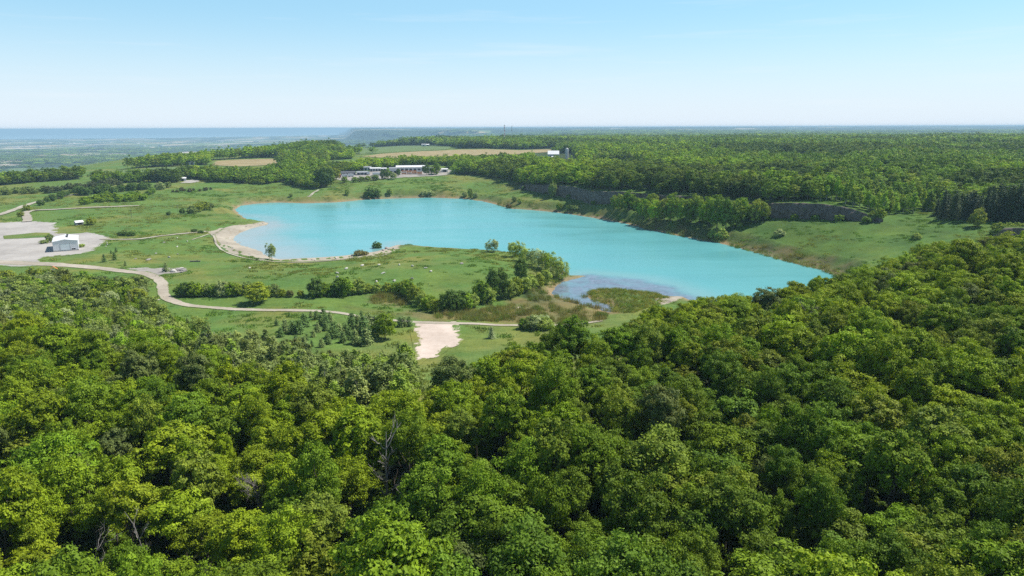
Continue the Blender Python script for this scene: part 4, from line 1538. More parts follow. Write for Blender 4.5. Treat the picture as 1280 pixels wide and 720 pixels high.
for u_, v_, h_, t_, lab in ((665, 411.5, 4.5, GREYG, 'grey-green bush at the road beside the bare stony patch'), (673, 411.5, 5, SILVER, 'silvery bush at the road below the bare stony patch'),
                            (681, 412, 4.2, PALE, 'pale bush at the end of the roadside clump'), (657, 411, 3.6, 'deep green', 'small dark bush at the start of the roadside clump')):
    plant('roadside_bush', BUSH, 4.0, u_, v_, h_, t_, lab, 'bush', 'bushes in the roadside clump', wide=1.15)
plant('young_pine', SPRUCE, 4.0, 614.5, 423, 4.4, SILVER, 'small silvery pine alone on the lawn below the road', 'pine')

# dark young spruces on the green below the road
YG = 'young spruces on the green below the dirt road'
for i, (u_, v_, h_) in enumerate(((362, 396, 2.2), (381, 408, 6), (389, 397, 3.2), (396, 399, 4), (405, 398, 5), (413, 403, 5), (402, 406, 5), (408, 407, 4.5), (357, 414, 5.5), (366, 416.5, 5.5), (374, 417, 6),
                                  (397, 415, 4), (407, 413, 4.2), (370, 428, 3.2), (380, 436, 5), (384, 425, 3), (390, 433, 2.6), (402, 434, 3.6), (410, 430, 4.6), (418, 422, 7), (424, 420, 5.5), (432, 417.5, 5), (440, 411, 7), (448, 410, 6),
                                  (452, 397, 3.4), (455, 418, 8), (462, 415, 8), (470, 414, 7), (466, 424, 6), (458, 431, 7), (489, 407.5, 3.8), (500, 408.5, 4.4), (505, 408, 4.6), (512, 407.5, 4.4), (437, 424, 5), (444, 430, 6),
                                  (346, 407, 3), (351, 421, 4), (392, 421, 3), (429, 428, 4.5), (478, 399, 3))):
    size = 'tiny' if h_ < 3.3 else 'small' if h_ < 4.7 else 'mid-sized' if h_ < 6 else 'tall'
    half = 'by the road' if v_ < 404 else 'mid green' if v_ < 420 else 'near the poplars'
    side = 'west' if u_ < 400 else 'central' if u_ < 450 else 'east'
    near = {'west': 'at the round tree end', 'central': 'in the middle', 'east': 'at the clay clearing end'}[side]
    plant('young_spruce', SPRUCE, 4.0, u_, v_, h_ * .86, ((.11, .18, .06), (.09, .16, .05), GREYG)[i % 3], f'{size} {("dark", "deep green", "greyish")[i % 3]} young spruce {half}, {near}', 'spruce', YG, wide=1.25)
plant('small_tree', FULL, 10, 481.5, 423.5, 8.5, 'fresh green', 'single leafy tree casting its shadow on the green beside the clay clearing', 'tree', wide=.95)
for u_, v_, h_, t_, lab in ((130.5, 327.5, 4.4, DARK, 'larger dark spruce on the grass between yard and road'), (143.5, 325, 4.4, DARK, 'second dark spruce on the grass between yard and road'),
                            (145.5, 315, 3, DARK, 'small dark spruce higher on the grass beside the yard'), (139, 317, 2.2, DARK, 'tiny dark spruce at the gravel rim'),
                            (157, 332.5, 3, GREYG, 'small grey spruce on the verge of the dirt road'), (208, 340, 5, GREYG, 'grey-green sapling growing from the rubble by the road bend')):
    plant('young_spruce', SPRUCE, 4.0, u_, v_, h_, t_, lab, 'spruce')
for u_, v_, h_, w_, t_, lab in ((62.5, 303, 5, .8, GREYG, 'bush at the shaded back corner of the garage'), (55, 304.5, 2.2, 1.6, GREYG, 'low weedy bush beside the garage shadow'),
                                (101, 309, 2.0, 1.8, PALE, 'straw and green weeds against the sunny end of the garage'),
                                (114.5, 281, 5, 1.0, 'olive green', 'olive bush next to the small grey shed'), (112, 280, 3.4, .9, PALE, 'pale bush squeezed between shed and olive bush'),
                                (152, 294.5, 2.8, 1.3, DARK, 'low dark bush at the head of the footpath'), (158, 295, 2.8, 1.3, DARK, 'middle low dark bush above the footpath'),
                                (165, 295, 3, 1.2, DARK, 'last low dark bush above the footpath'), (243, 290.3, 2.2, 1.6, DARK, 'dark low bush where the footpath meets the beach'),
                                (251, 291.5, 2.0, 1.6, DARK, 'second dark low bush where the footpath meets the beach'),
                                (34, 264, 5, 1, 'olive green', 'olive bush in the fork of the two roads'), (26, 271, 4, 1, 'olive green', 'small olive bush on the grass inside the road fork'),
                                (228, 267.5, 4.5, .9, DARK, 'dark bush at the head of the slope above the beach'), (240, 267, 6, 1, GREYG, 'grey-green bush on the slope above the beach'),
                                (247, 265, 7, 1, 'olive green', 'olive taller bush on the slope above the beach'), (256, 262.5, 7, 1, 'olive green', 'olive bush uppermost on the slope above the beach'),
                                (262, 262, 6, .9, GREYG, 'grey bush at the lake side of the slope group'), (211, 269, 3, 1, DARK, 'tiny dark bush out on the open slope'),
                                (200, 237, 7, 1.1, SILVER, 'silvery round bush at the head of the far meadow'), (210, 234.5, 6, 1, GREYG, 'grey bush beside the silvery round bush')):
    plant('meadow_bush', BUSH, 4.0, u_, v_, h_, t_, lab, 'bush', wide=w_)
# rows of bushes far over on the western rise
BG = 'rows of bushes on the western rise'
for j, ((u0, v0), (u1, v1), n, h_, t_, row) in enumerate((((-20, 247), (60, 239), 16, 6, GREYG, 'lower row beside the climbing road'), ((62, 240), (150, 232), 16, 6.5, (.085, .11, .06), 'upper row under the crop field'),
                                                          ((52, 255), (90, 243), 8, 5, DARK, 'short row lining the climbing road'), ((100, 244), (186, 236), 18, 6.5, DARK, 'dark belt above the straight lane'),
                                                          ((104, 255), (180, 250), 18, 5.5, 'fresh green', 'loose row just above the straight lane'), ((215, 241), (262, 237), 9, 3.5, (.11, .12, .07), 'low grey row on the far meadow'),
                                                          ((120, 228), (222, 226), 14, 10, DARK, 'dark trees along the crop field'), ((120, 250), (190, 244), 14, 5, 'deep green', 'scattered group inside the western thicket'))):
    for k in range(n):
        f = (k + g.uniform(-.4, .4)) / (n - 1)
        h2 = h_ * g.uniform(.6, 1.25)
        plant('row_bush', BUSH, 4.0, u0 + (u1 - u0) * f, v0 + (v1 - v0) * f + g.uniform(-1.6, 1.6) * (2 if 'scattered' in row else 1), h2, t_, f'{"tall" if h2 > h_ else "low"} bush in the {row}', 'bush', BG)
# northern bank and the slope under the quarry face
NG = 'bushes and trees of the northern bank'
for u_, v_, h_, t_, w_, lab in ((463, 246.5, 9, DARK, .9, 'big dark bush on the far shore'), (471, 246.5, 8, DARK, .9, 'dark bush joined to the big one on the far shore'), (487, 243.5, 6, PALE, .8, 'pale bush on the bank beyond the dark shore bushes'),
                                (530, 244, 4.5, SILVER, 1.3, 'silvery low bush on the far shore'), (538, 244, 4.5, SILVER, 1.3, 'second silvery low bush on the far shore'), (581, 246, 5, SILVER, .9, 'silver bush before the slender shore tree'),
                                (588, 247, 9, 'olive green', .5, 'slender upright tree on the far shore'), (594, 247, 5, SILVER, .9, 'silver bush after the slender shore tree'), (636, 260.5, 4, (.17, .14, .08), 1.2, 'brown bush on the little spit of the far shore'),
                                (362, 231.5, 3.6, DARK, 1, 'lone dark bush on the bank below the grove'), (434, 244, 6, PALE, .6, 'pale sapling on the far bank'), (364, 245.5, 3, GREYG, 1, 'small grey bush low on the far bank'),
                                (691, 247, 13, GREYG, .42, 'slender grey-green tree alone before the quarry face'), (699, 262.5, 6, 'olive green', .7, 'small olive bush on the shore below the slender tree'),
                                (713, 262.5, 4, DARK, 1.3, 'dark low bush on the shore beneath the quarry face'), (720, 262.5, 3.4, GREYG, 1.3, 'grey low bush on the shore beneath the quarry face'),
                                (650, 254, 4, PALE, 1, 'pale bush on the shore at the head of the slope'), (643, 252, 5, GREYG, .8, 'grey bush on the shore at the head of the slope'), (892, 298, 5, PALE, 1.3, 'pale reedy bush at the foot of the slope'),
                                (901, 298.5, 6, PALE, 1, 'taller pale reedy bush at the foot of the slope'), (974.5, 295, 3.8, SILVER, 1.35, 'single round silvery bush on the open slope'), (1221, 283.5, 9, 'olive green', .8, 'olive bush throwing a long shadow near the conifers'),
                                (1098, 274, 6, 'olive green', 1, 'olive bush at the end of the quarry face'), (1090, 276, 4, GREYG, 1, 'grey bush under the end of the quarry face'), (1145, 299, 3, PALE, 1.4, 'pale low scrub on the grass above the forest rim')):
    plant('bank_bush', BUSH, 4.0, u_, v_, h_, t_, lab, 'bush', NG, wide=w_)
FG = 'trees at the foot of the quarry face'
for i, (u_, v_, h_, t_, lab) in enumerate((
        (768, 260, 8, 'olive green', 'small olive tree first in line under the quarry face'), (775, 262, 10, 'olive green', 'olive tree second in line under the quarry face'),
        (786, 262.5, 12, 'deep green', 'deep green tree against the quarry face'), (797, 266, 9, 'olive green', 'low olive tree below the deep green one'),
        (804, 274, 12, 'fresh green', 'light green tree low on the slope, first of the shore cluster'), (812, 275, 11, 'fresh green', 'light green tree second in the shore cluster'),
        (819, 277.5, 13, 'bright yellow-green', 'brightest slender tree of the shore cluster'), (830, 275, 12, 'olive green', 'olive tree in the middle of the slope trees'),
        (838, 276, 13, 'deep green', 'deep green tree in the middle of the slope trees'), (847, 276, 12, 'olive green', 'olive tree after the deep green middle one'),
        (856, 278, 13, 'fresh green', 'fresh green tree at the middle gap'), (864, 278, 13, 'deep green', 'dark tree just beyond the middle gap'),
        (874, 279, 14, 'deep green', 'dark tree beside the broad shore-side giant'), (885, 282, 15, 'fresh green', 'broad fresh green tree, first of the three large ones'),
        (896, 286, 16, 'deep green', 'broad deep green tree, middle of the three large ones'), (907, 287, 16, 'deep green', 'broad dark tree, last of the three large ones'),
        (917, 285, 15, 'olive green', 'olive tree behind the three large ones'), (927, 280, 14, 'fresh green', 'fresh green tree nearest the open slope'),
        (944, 278.5, 12, 'olive green', 'separate olive tree with long shadow on the slope'), (953, 276.5, 10, 'olive green', 'smaller separate olive tree by the rock'),
        (840, 266, 12, 'deep green', 'tree half hidden behind the slope trees near the rock'), (870, 269, 12, 'olive green', 'olive tree half hidden behind the dark pair'),
        (895, 272, 13, 'deep green', 'tree directly behind the three large ones'), (815, 264, 11, 'olive green', 'olive tree behind the shore cluster'))):
    plant('slope_tree', FULL, 10, u_, v_, h_ * 1.22, t_, lab, 'tree', FG, wide=.72)
for i in range(44):
    u_ = 655 + i * 10.2 + g.uniform(-5, 5)
    c = np.array([np.interp(u_, [q[0] for q in CLIFF_PX], CLIFF[:, 0]), np.interp(u_, [q[0] for q in CLIFF_PX], CLIFF[:, 1])])
    foot = i % 3 == 0
    P = c * (1 + (-3.0 if foot else 2.6) / np.linalg.norm(c))
    hh_ = g.uniform(1.8, 3.8)
    plant('cliff_bush', BUSH, 4.0, 0, 0, hh_, ('deep green', 'olive green', GREYG)[i % 3], ('scrubby bush at the base of the quarry face' if foot else 'scrubby bush on the lip of the quarry face'), 'bush',
          'bushes on and under the quarry face', wide=1.25, pos=(P[0], P[1], h1(P[0], P[1])))
# bushes along the short ledge
for k in range(9):
    plant('dark_bush', BUSH, 4.0, 1247 + k * 6, 293.4 + (k % 2) * .5, 5.6, 'olive green', 'olive bush growing along the top of the short rock ledge', 'bush', 'bushes on the short rock ledge', wide=1.0)
# conifers
CG = 'tall dark conifers at the plateau edge'
for rowi, (vv_, dh) in enumerate(((275.5, 0), (271.5, 1), (268.5, 2))):
    for k in range(12):
        u_ = 1168 + k * 11.5 + rowi * 5 + g.uniform(-3, 3)
        if rowi == 0 and k < 1: continue
        h_ = np.interp(u_, [1165, 1200, 1290], [12, 17, 19]) * g.uniform(.70, 1.15)
        plant('conifer_tree', CONIFER, 13, u_, vv_ + np.interp(u_, [1165, 1290], [-2, 1.5]), h_, ((.035, .066, .024), (.030, .056, .024), (.045, .08, .026))[k % 3],
              f'tall dark conifer in the {("front", "middle", "rear")[rowi]} row of the plateau stand, {"by the aspens" if k < 4 else "mid stand" if k < 8 else "at the far end"}', 'conifer', CG, wide=1.05)
# trees round the farm
AG = 'trees screening the farm buildings'
for u_, v_, h_, t_, w_, lab in ((399, 234, 20, DARK, .62, 'tall dark tree at the near end of the grove by the farm'), (406, 234.5, 22, DARK, .55, 'tallest dark tree beside the red container'), (413, 233.5, 20, DARK, .5, 'narrow dark tree nearest the red container'),
                                (420, 225, 14, 'olive green', .8, 'pale-leaved tree behind the red container'), (431, 228.5, 7, 'deep green', 1.3, 'rounded bush before the white trailers'), (444, 228, 6, 'fresh green', 1.5, 'light bush in the farm hedge'),
                                (452, 227, 6, 'deep green', 1.4, 'deep green bush in the farm hedge'), (460, 226.5, 6, 'olive green', 1.4, 'olive bush in the middle of the farm hedge'), (469, 225.5, 6.5, 'deep green', 1.4, 'dark bush at the end of the farm hedge'),
                                (479, 224, 11, DARK, .8, 'dark tree first before the long shed'), (485, 223.5, 11, 'deep green', .8, 'second dark tree before the long shed'), (492, 224.5, 8, SILVER, 1.0, 'silvery round tree before the long shed'),
                                (498, 220.5, 9, DARK, .7, 'dark tree at the start of the orange stacks'), (533, 219, 13, DARK, .8, 'dark tree at the end of the orange stacks'), (546, 218, 14, 'deep green', .9, 'bushy tree beyond the orange stacks'),
                                (541, 219, 11, 'deep green', .7, 'small tree between the two at the orange stacks')):
    plant('farm_tree', FULL, 10, u_, v_, h_, t_, lab, 'tree', AG, wide=w_)
# ------------------------------------------------------------------ the young poplars behind the forest rim
PG = 'feathery poplars behind the forest rim'
pc = []
POP_A = np.array([on_z(u, v, z)[:2] for u, v, z in ((255, 440, 10), (300, 442, 9), (345, 440, 8), (380, 458, 8), (420, 472, 9), (470, 476, 9), (500, 482, 9), (520, 486, 9))] + [at_y(u, y, 12)[:2] for u, y in ((520, 118), (470, 112), (400, 112), (330, 116), (250, 138))])
lo, hi = POP_A.min(0), POP_A.max(0)
for yy in np.arange(lo[1], hi[1], 3.9):
    for xx in np.arange(lo[0], hi[0], 3.4):
        pc.append((xx + g.uniform(-1.3, 1.3), yy + g.uniform(-1.3, 1.3)))
pc = np.array(pc)
pc = pc[inside(pc[:, 0], pc[:, 1], POP_A) & (sdf(pc[:, 0], pc[:, 1], FOREST) > 1.5)]
YW = np.array([on_z(u, v, z)[:2] for u, v, z in ((-90, 356, 4.5), (0, 356, 4.5), (60, 355, 4.5), (108, 357, 4), (150, 361, 4), (185, 367, 3.5), (194, 374, 3.5), (172, 380, 4), (200, 404, 4.5), (252, 412, 6), (256, 430, 8))] + [at_y(u, y, 10)[:2] for u, y in ((200, 146), (120, 155), (0, 162), (-90, 165))])
yc = []
lo, hi = YW.min(0), YW.max(0)
for yy in np.arange(lo[1], hi[1], 4.6):
    for xx in np.arange(lo[0], hi[0], 4.4):
        yc.append((xx + g.uniform(-1.9, 1.9), yy + g.uniform(-1.9, 1.9)))
yc = np.array(yc)
yc = yc[inside(yc[:, 0], yc[:, 1], YW) & (sdf(yc[:, 0], yc[:, 1], FOREST) > 1.0)]
print('poplars', len(pc), 'young wood', len(yc))
for i, (xx, yy) in enumerate(pc):
    zz = h1(xx, yy)
    h_ = float(np.interp(zz, [4, 8, 14], [8.5, 11.5, 12.5])) * g.uniform(.75, 1.15)
    t = ('dull grey-green', (.21, .31, .06), (.24, .30, .12), GREYG)[int(g.integers(4))]
    tn = 'dull green' if isinstance(t, str) else 'light green' if t[2] < .06 else 'pale greyish' if t[0] > .18 else 'grey-green'
    u_, v_ = to_px((xx, yy, zz + h_ * .7))
    plant('poplar_tree', None, 12.0, 0, 0, h_, t, f'{tn} feathery poplar, {"tall" if h_ > 11 else "short"}, {"below the clay clearing" if u_ > 465 else "below the young spruces" if u_ > 365 else "below the lone round tree"}',
          'poplar', PG, wide=1.35, pos=(xx, yy, zz), parts=POPLAR, k=int(g.integers(len(POPLAR))))
WG = 'young trees of the wood beside the dirt road'
order = np.argsort(-np.hypot(yc[:, 0], yc[:, 1]))[::-1]
sp_, sr_, ss_, st_, si_ = [], [], [], [], []
for q, i in enumerate(order):
    xx, yy = yc[i]
    zz = h1(xx, yy)
    h_ = g.uniform(4.2, 8.0)
    t = (GREYG, 'dull grey-green', 'fresh green', 'deep green', SILVER, PALE, 'olive green')[int(g.integers(7))]
    t = np.array(vary(t, g)) * 1.25 if isinstance(t, str) else np.array(t) * g.uniform(.9, 1.2)
    kind = g.uniform()
    ms, nom = (WILLOW, 5.0) if kind < .5 else (BUSH, 4.0) if kind < .8 else (POPLAR_FULL, 12.0)
    if q < 296:
        u_, v_ = to_px((xx, yy, zz + h_ * .5))
        lum = t[1]
        word = 'silvery' if t[2] > .08 else 'dark' if lum < .12 else 'mid green' if lum < .17 else 'light green'
        where = 'at the yard end' if u_ < 60 else 'in the middle' if u_ < 140 else 'at the road bend end'
        rw = 'along the dirt road' if v_ < 352 else 'inside the roadside wood' if v_ < 376 else 'near the forest rim'
        plant('young_tree', ms, nom, 0, 0, h_, tuple(float(c) for c in t), f'{"tall" if h_ > 6 else "short"} {word} young tree {where}, {rw}', 'young tree', WG, wide=.85, pos=(xx, yy, zz))
    else:
        s = h_ / 4.0
        sp_.append((xx, yy, zz - .1)); sr_.append((0, 0, g.uniform(0, 6.28))); ss_.append((s * .8, s * .8, s)); st_.append(t); si_.append(int(g.integers(len(BUSH))))
if sp_:
    scatter('young_wood', sp_, sr_, ss_, st_, si_, BUSH_COLL, 'far rows of the young roadside wood merging into one mass', 'young wood')

# ------------------------------------------------------------------ dead and leafless trees
def bare_tree(P, H, spread, n1, n2, r, fine, mat, label, seed, name='bare_tree', lean=(0, 0)):
    gg = np.random.default_rng(seed)
    v_, q_ = bare_np(gg, H, spread, n1, n2, r, fine)
    o = link(name, mesh_np('bare_tree', v_, q_, [mat], smooth_shade=True))
    o.location = (P[0], P[1], P[2] - .2)
    o.rotation_euler = (lean[0], lean[1], 0)
    return tag(o, label, 'dead tree' if mat is M_DEADWOOD else 'bare tree')


bare_tree(DEAD_SPOTS[0], 15.0, 4.6, 13, 5, .24, 0, M_DEADWOOD, 'tall pale dead snag with forked bare branches among green crowns', 3, 'dead_tree')
bare_tree(DEAD_SPOTS[1], 12.5, 5.2, 22, 9, .22, 6, M_TWIG, 'grey purple leafless thicket-like tree in the forest slope below the lake', 5)
bare_tree(DEAD_SPOTS[2], 11.0, 3.6, 14, 7, .16, 5, M_TWIG, 'small grey leafless tree between bright green crowns', 8)
bare_tree(DEAD_SPOTS[3], 12.0, 3.4, 8, 4, .12, 1, M_DEADWOOD, 'thin bleached dead tree leaning in the shade near the corner', 12, 'dead_tree', (.25, .35))
bare_tree(DEAD_SPOTS[4], 12.5, 2.6, 7, 3, .13, 0, M_DEADWOOD, 'dead tree with short white broken branches poking out of foliage', 15, 'dead_tree', (.1, -.1))

# ------------------------------------------------------------------ reeds and weeds
def tuft_mesh(k, n, h, spread, w):
    gg = np.random.default_rng(k)
    b = np.column_stack([gg.normal(size=(n, 2)) * spread, np.zeros(n)])
    d = np.column_stack([gg.normal(size=(n, 2)) * .22, np.ones(n)]) * (h * gg.uniform(.6, 1.15, n))[:, None]
    a = gg.uniform(0, 6.28, n)
    s = np.column_stack([np.cos(a), np.sin(a), np.zeros(n)]) * w
    V = np.stack([b - s, b + s, b + d + s * .3, b + d - s * .3], 1).reshape(-1, 3)
    me = mesh_np('reed_tuft', V, np.arange(4 * n).reshape(-1, 4), [M_LEAF])
    set_attr(me, 'leafv', np.repeat(gg.uniform(0, 1, n), 4))
    return me


REED_COLL = hidden_collection('reed_tuft', [tuft_mesh(400 + k, 70, 1.7, .75, .05) for k in range(4)])
WEED_COLL = hidden_collection('weed_tuft', [tuft_mesh(410 + k, 60, .42, .60, .10) for k in range(3)])


def fill(polys, step, jig=.5):
    out = []
    for P in polys:
        P = np.asarray(P)[:, :2]
        lo, hi = P.min(0), P.max(0)
        gx, gy = np.meshgrid(np.arange(lo[0], hi[0], step), np.arange(lo[1], hi[1], step))
        q = np.stack([gx.ravel(), gy.ravel()], 1) + g.uniform(-jig, jig, (gx.size, 2)) * step
        q = q[inside(q[:, 0], q[:, 1], P)]
        out.append(q)
    return np.vstack(out)


ISLET = wpoly([(735, 365), (752, 361.5), (772, 361), (800, 364), (822, 367.5), (838, 373), (820, 384), (790, 392), (765, 390), (752, 379), (738, 375)])
q = fill(REED_BANKS, 1.5)
q = q[(fbm(q[:, 0] / 12, q[:, 1] / 12, 175, 3) + g.uniform(-.1, .1, len(q))) > .53]
q2 = fill([ISLET], 1.5)
sh = []
for a, b in zip(LAKE[:, :2], np.roll(LAKE[:, :2], -1, 0)):
    n = int(np.linalg.norm(b - a) / .8) + 1
    t = g.uniform(0, 1, n)[:, None]
    nn = np.array([-(b - a)[1], (b - a)[0]]); nn /= np.linalg.norm(nn) + 1e-9
    sh.append(a + (b - a) * t + nn * g.uniform(-3.5, 3.5, (n, 1)))
sh = np.vstack(sh)
us, vs = to_px(np.column_stack([sh, np.zeros(len(sh))]))
east = ((us > 800) & (vs < 345)) | ((us > 690) & (us < 770) & (vs > 340)) | ((us > 622) & (us < 645) & (vs < 263))
k1 = (fbm(sh[:, 0] / 18, sh[:, 1] / 18, 171, 2) > .46)
sh = sh[east & (k1 | (us > 930) & (vs < 345))]
pts = np.vstack([q, q2, sh])
zz = height(pts[:, 0], pts[:, 1])
k1 = zz > -.35
pts, zz = pts[k1], zz[k1]
n = len(pts)
isl = np.zeros(n, bool); isl[len(q):len(q) + len(q2)] = True
isl = inside(pts[:, 0], pts[:, 1], ISLET)
pal = np.where(isl[:, None], np.array([[.320, .345, .120]]), np.array([[.290, .290, .140]])) * g.uniform(.7, 1.25, (n, 1)) * (1 + g.normal(size=(n, 3)) * .06)
gr = g.uniform(size=n) < .22
pal[gr] = np.array([.18, .26, .07])
s = g.uniform(.55, 1.15, n) * np.where(isl, .6, 1.0)
scatter('reeds', np.column_stack([pts, zz - .05]), np.column_stack([g.normal(size=n) * .1, g.normal(size=n) * .1, g.uniform(0, 6.28, n)]), np.column_stack([s, s, s]), pal, g.integers(0, 4, n), REED_COLL,
        'tan and brown reeds lining the marsh and the eastern shore', 'reeds')

# rough weeds over the grass
n = 60000
a = g.uniform(-.66, .66, n); r = np.sqrt(g.uniform(150 ** 2, 800 ** 2, n))
x, y = r * np.sin(a), r * np.cos(a)
f = fbm(x / 16, y / 16, 181, 4)
k1 = (f + g.uniform(-.2, .2, n) > .62) & (sdf(x, y, LAKE) > 2) & (sdf(x, y, FOREST) > 0)
for P in ([(-60, 279), (71, 278), (139, 297), (112, 317), (50, 325), (60, 334), (-60, 334)], [(515, 401), (580, 401), (580, 425), (545, 444), (515, 453)], [(256, 290), (335, 276), (340, 300), (500, 305), (500, 312), (345, 329), (270, 312)]):
    k1 &= ~inside(x, y, wpoly(P)[:, :2])
track = np.vstack([[at(u, v)[:2] for u, v in ((40, 329), (110, 334), (150, 338), (180, 341), (200, 350), (204, 366), (215, 376), (240, 382), (290, 386), (340, 388), (422, 391), (490, 400), (560, 404), (650, 407), (750, 401))]])
k1 &= line_dist(x, y, track) > 3.2
x, y = x[k1], y[k1]
n = len(x)
s = g.uniform(.5, 1.5, n)
nn = fbm(x / 40, y / 40, 185, 3)
wt = np.where((nn > .52)[:, None], np.array([[.300, .350, .120]]), np.array([[.185, .310, .080]])) * g.uniform(.75, 1.15, (n, 1))
print('weeds', n)
scatter('weeds', np.column_stack([x, y, height(x, y) - .04]), np.column_stack([np.zeros((n, 2)), g.uniform(0, 6.28, n)]), np.column_stack([s * 1.3, s * 1.3, s]), wt, g.integers(0, 3, n), WEED_COLL,
        'rough tufts of weeds and longer grass over meadow and slopes', 'weeds')
# ------------------------------------------------------------------ buildings and other built things
_pm = {}


def paint(name, col, rough=.6, var=.12, metal=0.0, ribs=0.0):
    """painted or weathered surface with streaks; ribs: corrugation spacing in metres"""
    if name in _pm: return _pm[name]
    m, N, L, out = new_mat(name)
    oc = N.new('ShaderNodeTexCoord').outputs['Object']
    mp = N.new('ShaderNodeMapping'); mp.inputs['Scale'].default_value = (1, 1, .25); L.new(oc, mp.inputs['Vector'])
    n = noise(N, L, mp.outputs['Vector'], 1.3, 5, .6)
    c = mix_col(N, L, rng_map(N, L, n, .3, .72), col, tuple(max(0, x * (1 - 2.2 * var)) for x in col))
    b = N.new('ShaderNodeBsdfPrincipled')
    b.inputs['Roughness'].default_value = rough
    b.inputs['Metallic'].default_value = metal
    L.new(c, b.inputs['Base Color'])
    if ribs:
        w = N.new('ShaderNodeTexWave'); w.inputs['Scale'].default_value = .31 / ribs; w.bands_direction = 'X'
        L.new(oc, w.inputs['Vector'])
        bp = N.new('ShaderNodeBump'); bp.inputs['Strength'].default_value = .5; bp.inputs['Distance'].default_value = .04
        L.new(w.outputs['Fac'], bp.inputs['Height']); L.new(bp.outputs['Normal'], b.inputs['Normal'])
    L.new(b.outputs[0], out.inputs['Surface'])
    _pm[name] = m
    return m


class MB:
    def __init__(s): s.v, s.f = [], []

    def box(s, x0, x1, y0, y1, z0, z1):
        n = len(s.v)
        s.v += [(x, y, z) for z in (z0, z1) for (x, y) in ((x0, y0), (x1, y0), (x1, y1), (x0, y1))]
        s.f += [tuple(n + i for i in q) for q in ((0, 3, 2, 1), (4, 5, 6, 7), (0, 1, 5, 4), (1, 2, 6, 5), (2, 3, 7, 6), (3, 0, 4, 7))]
        return s

    def prism(s, prof, y0, y1, axis='y'):
        """profile of (x, z) swept along y (or (y, z) along x)"""
        n, k = len(s.v), len(prof)
        for t in (y0, y1):
            s.v += [(a, t, b) if axis == 'y' else (t, a, b) for a, b in prof]
        s.f += [tuple(n + i for i in range(k)), tuple(n + k + i for i in reversed(range(k)))]
        s.f += [(n + i, n + k + i, n + k + (i + 1) % k, n + (i + 1) % k) for i in range(k)]
        return s

    def tube(s, p, q, r, k=8, r2=None):
        V, Q = tube_np([p, q], [r, r if r2 is None else r2], k)
        n = len(s.v)
        s.v += [tuple(a) for a in V]
        s.f += [tuple(int(i) + n for i in a) for a in Q]
        s.f += [tuple(n + i for i in reversed(range(k))), tuple(n + k + i for i in range(k))]
        return s

    def build(s, name, mat, parent=None):
        me = bpy.data.meshes.new(name)
        me.from_pydata(s.v, [], s.f)
        bm = bmesh.new(); bm.from_mesh(me)
        bmesh.ops.recalc_face_normals(bm, faces=bm.faces)
        bm.to_mesh(me); bm.free()
        me.materials.append(mat)
        return link(name, me, parent)


WHITE = paint('white painted metal', (.74, .74, .76), .5, .05, ribs=.3)
OFFWHITE = paint('weathered white siding', (.62, .62, .62), .7, .08, ribs=.3)
ROOF_WHITE = paint('bright metal roof', (.80, .80, .80), .45, .04, ribs=.4)
ROOF_GREY = paint('dull grey roof', (.30, .31, .34), .7, .10, ribs=.4)
ROOF_DARK = paint('slate roof', (.09, .095, .11), .8, .10)
GLASS = paint('dark glass', (.03, .04, .05), .12, .0)
DOORW = paint('pale blue-white door', (.70, .76, .78), .5, .03, ribs=.25)
DARKDOOR = paint('dark doorway', (.04, .04, .045), .8, .0)  # near-black; some of its panels stand in for shaded openings
CONC = paint('concrete', (.42, .40, .37), .9, .10)
RED = paint('faded red', (.50, .06, .07), .6, .08)
ORANGE = paint('orange boards', (.62, .22, .06), .7, .10)
WOOD = paint('grey weathered wood', (.20, .17, .14), .9, .12)
STEEL = paint('galvanised steel', (.45, .46, .47), .5, .05)
ROCK = paint('pale limestone rock', (.58, .55, .50), .95, .10)
ROCKG = paint('grey limestone rock', (.34, .31, .29), .95, .12)


def face_cam(P):
    """turn so that the thing's front (-y) looks towards the place the photograph was taken from"""
    return -math.atan2(P[0], P[1])


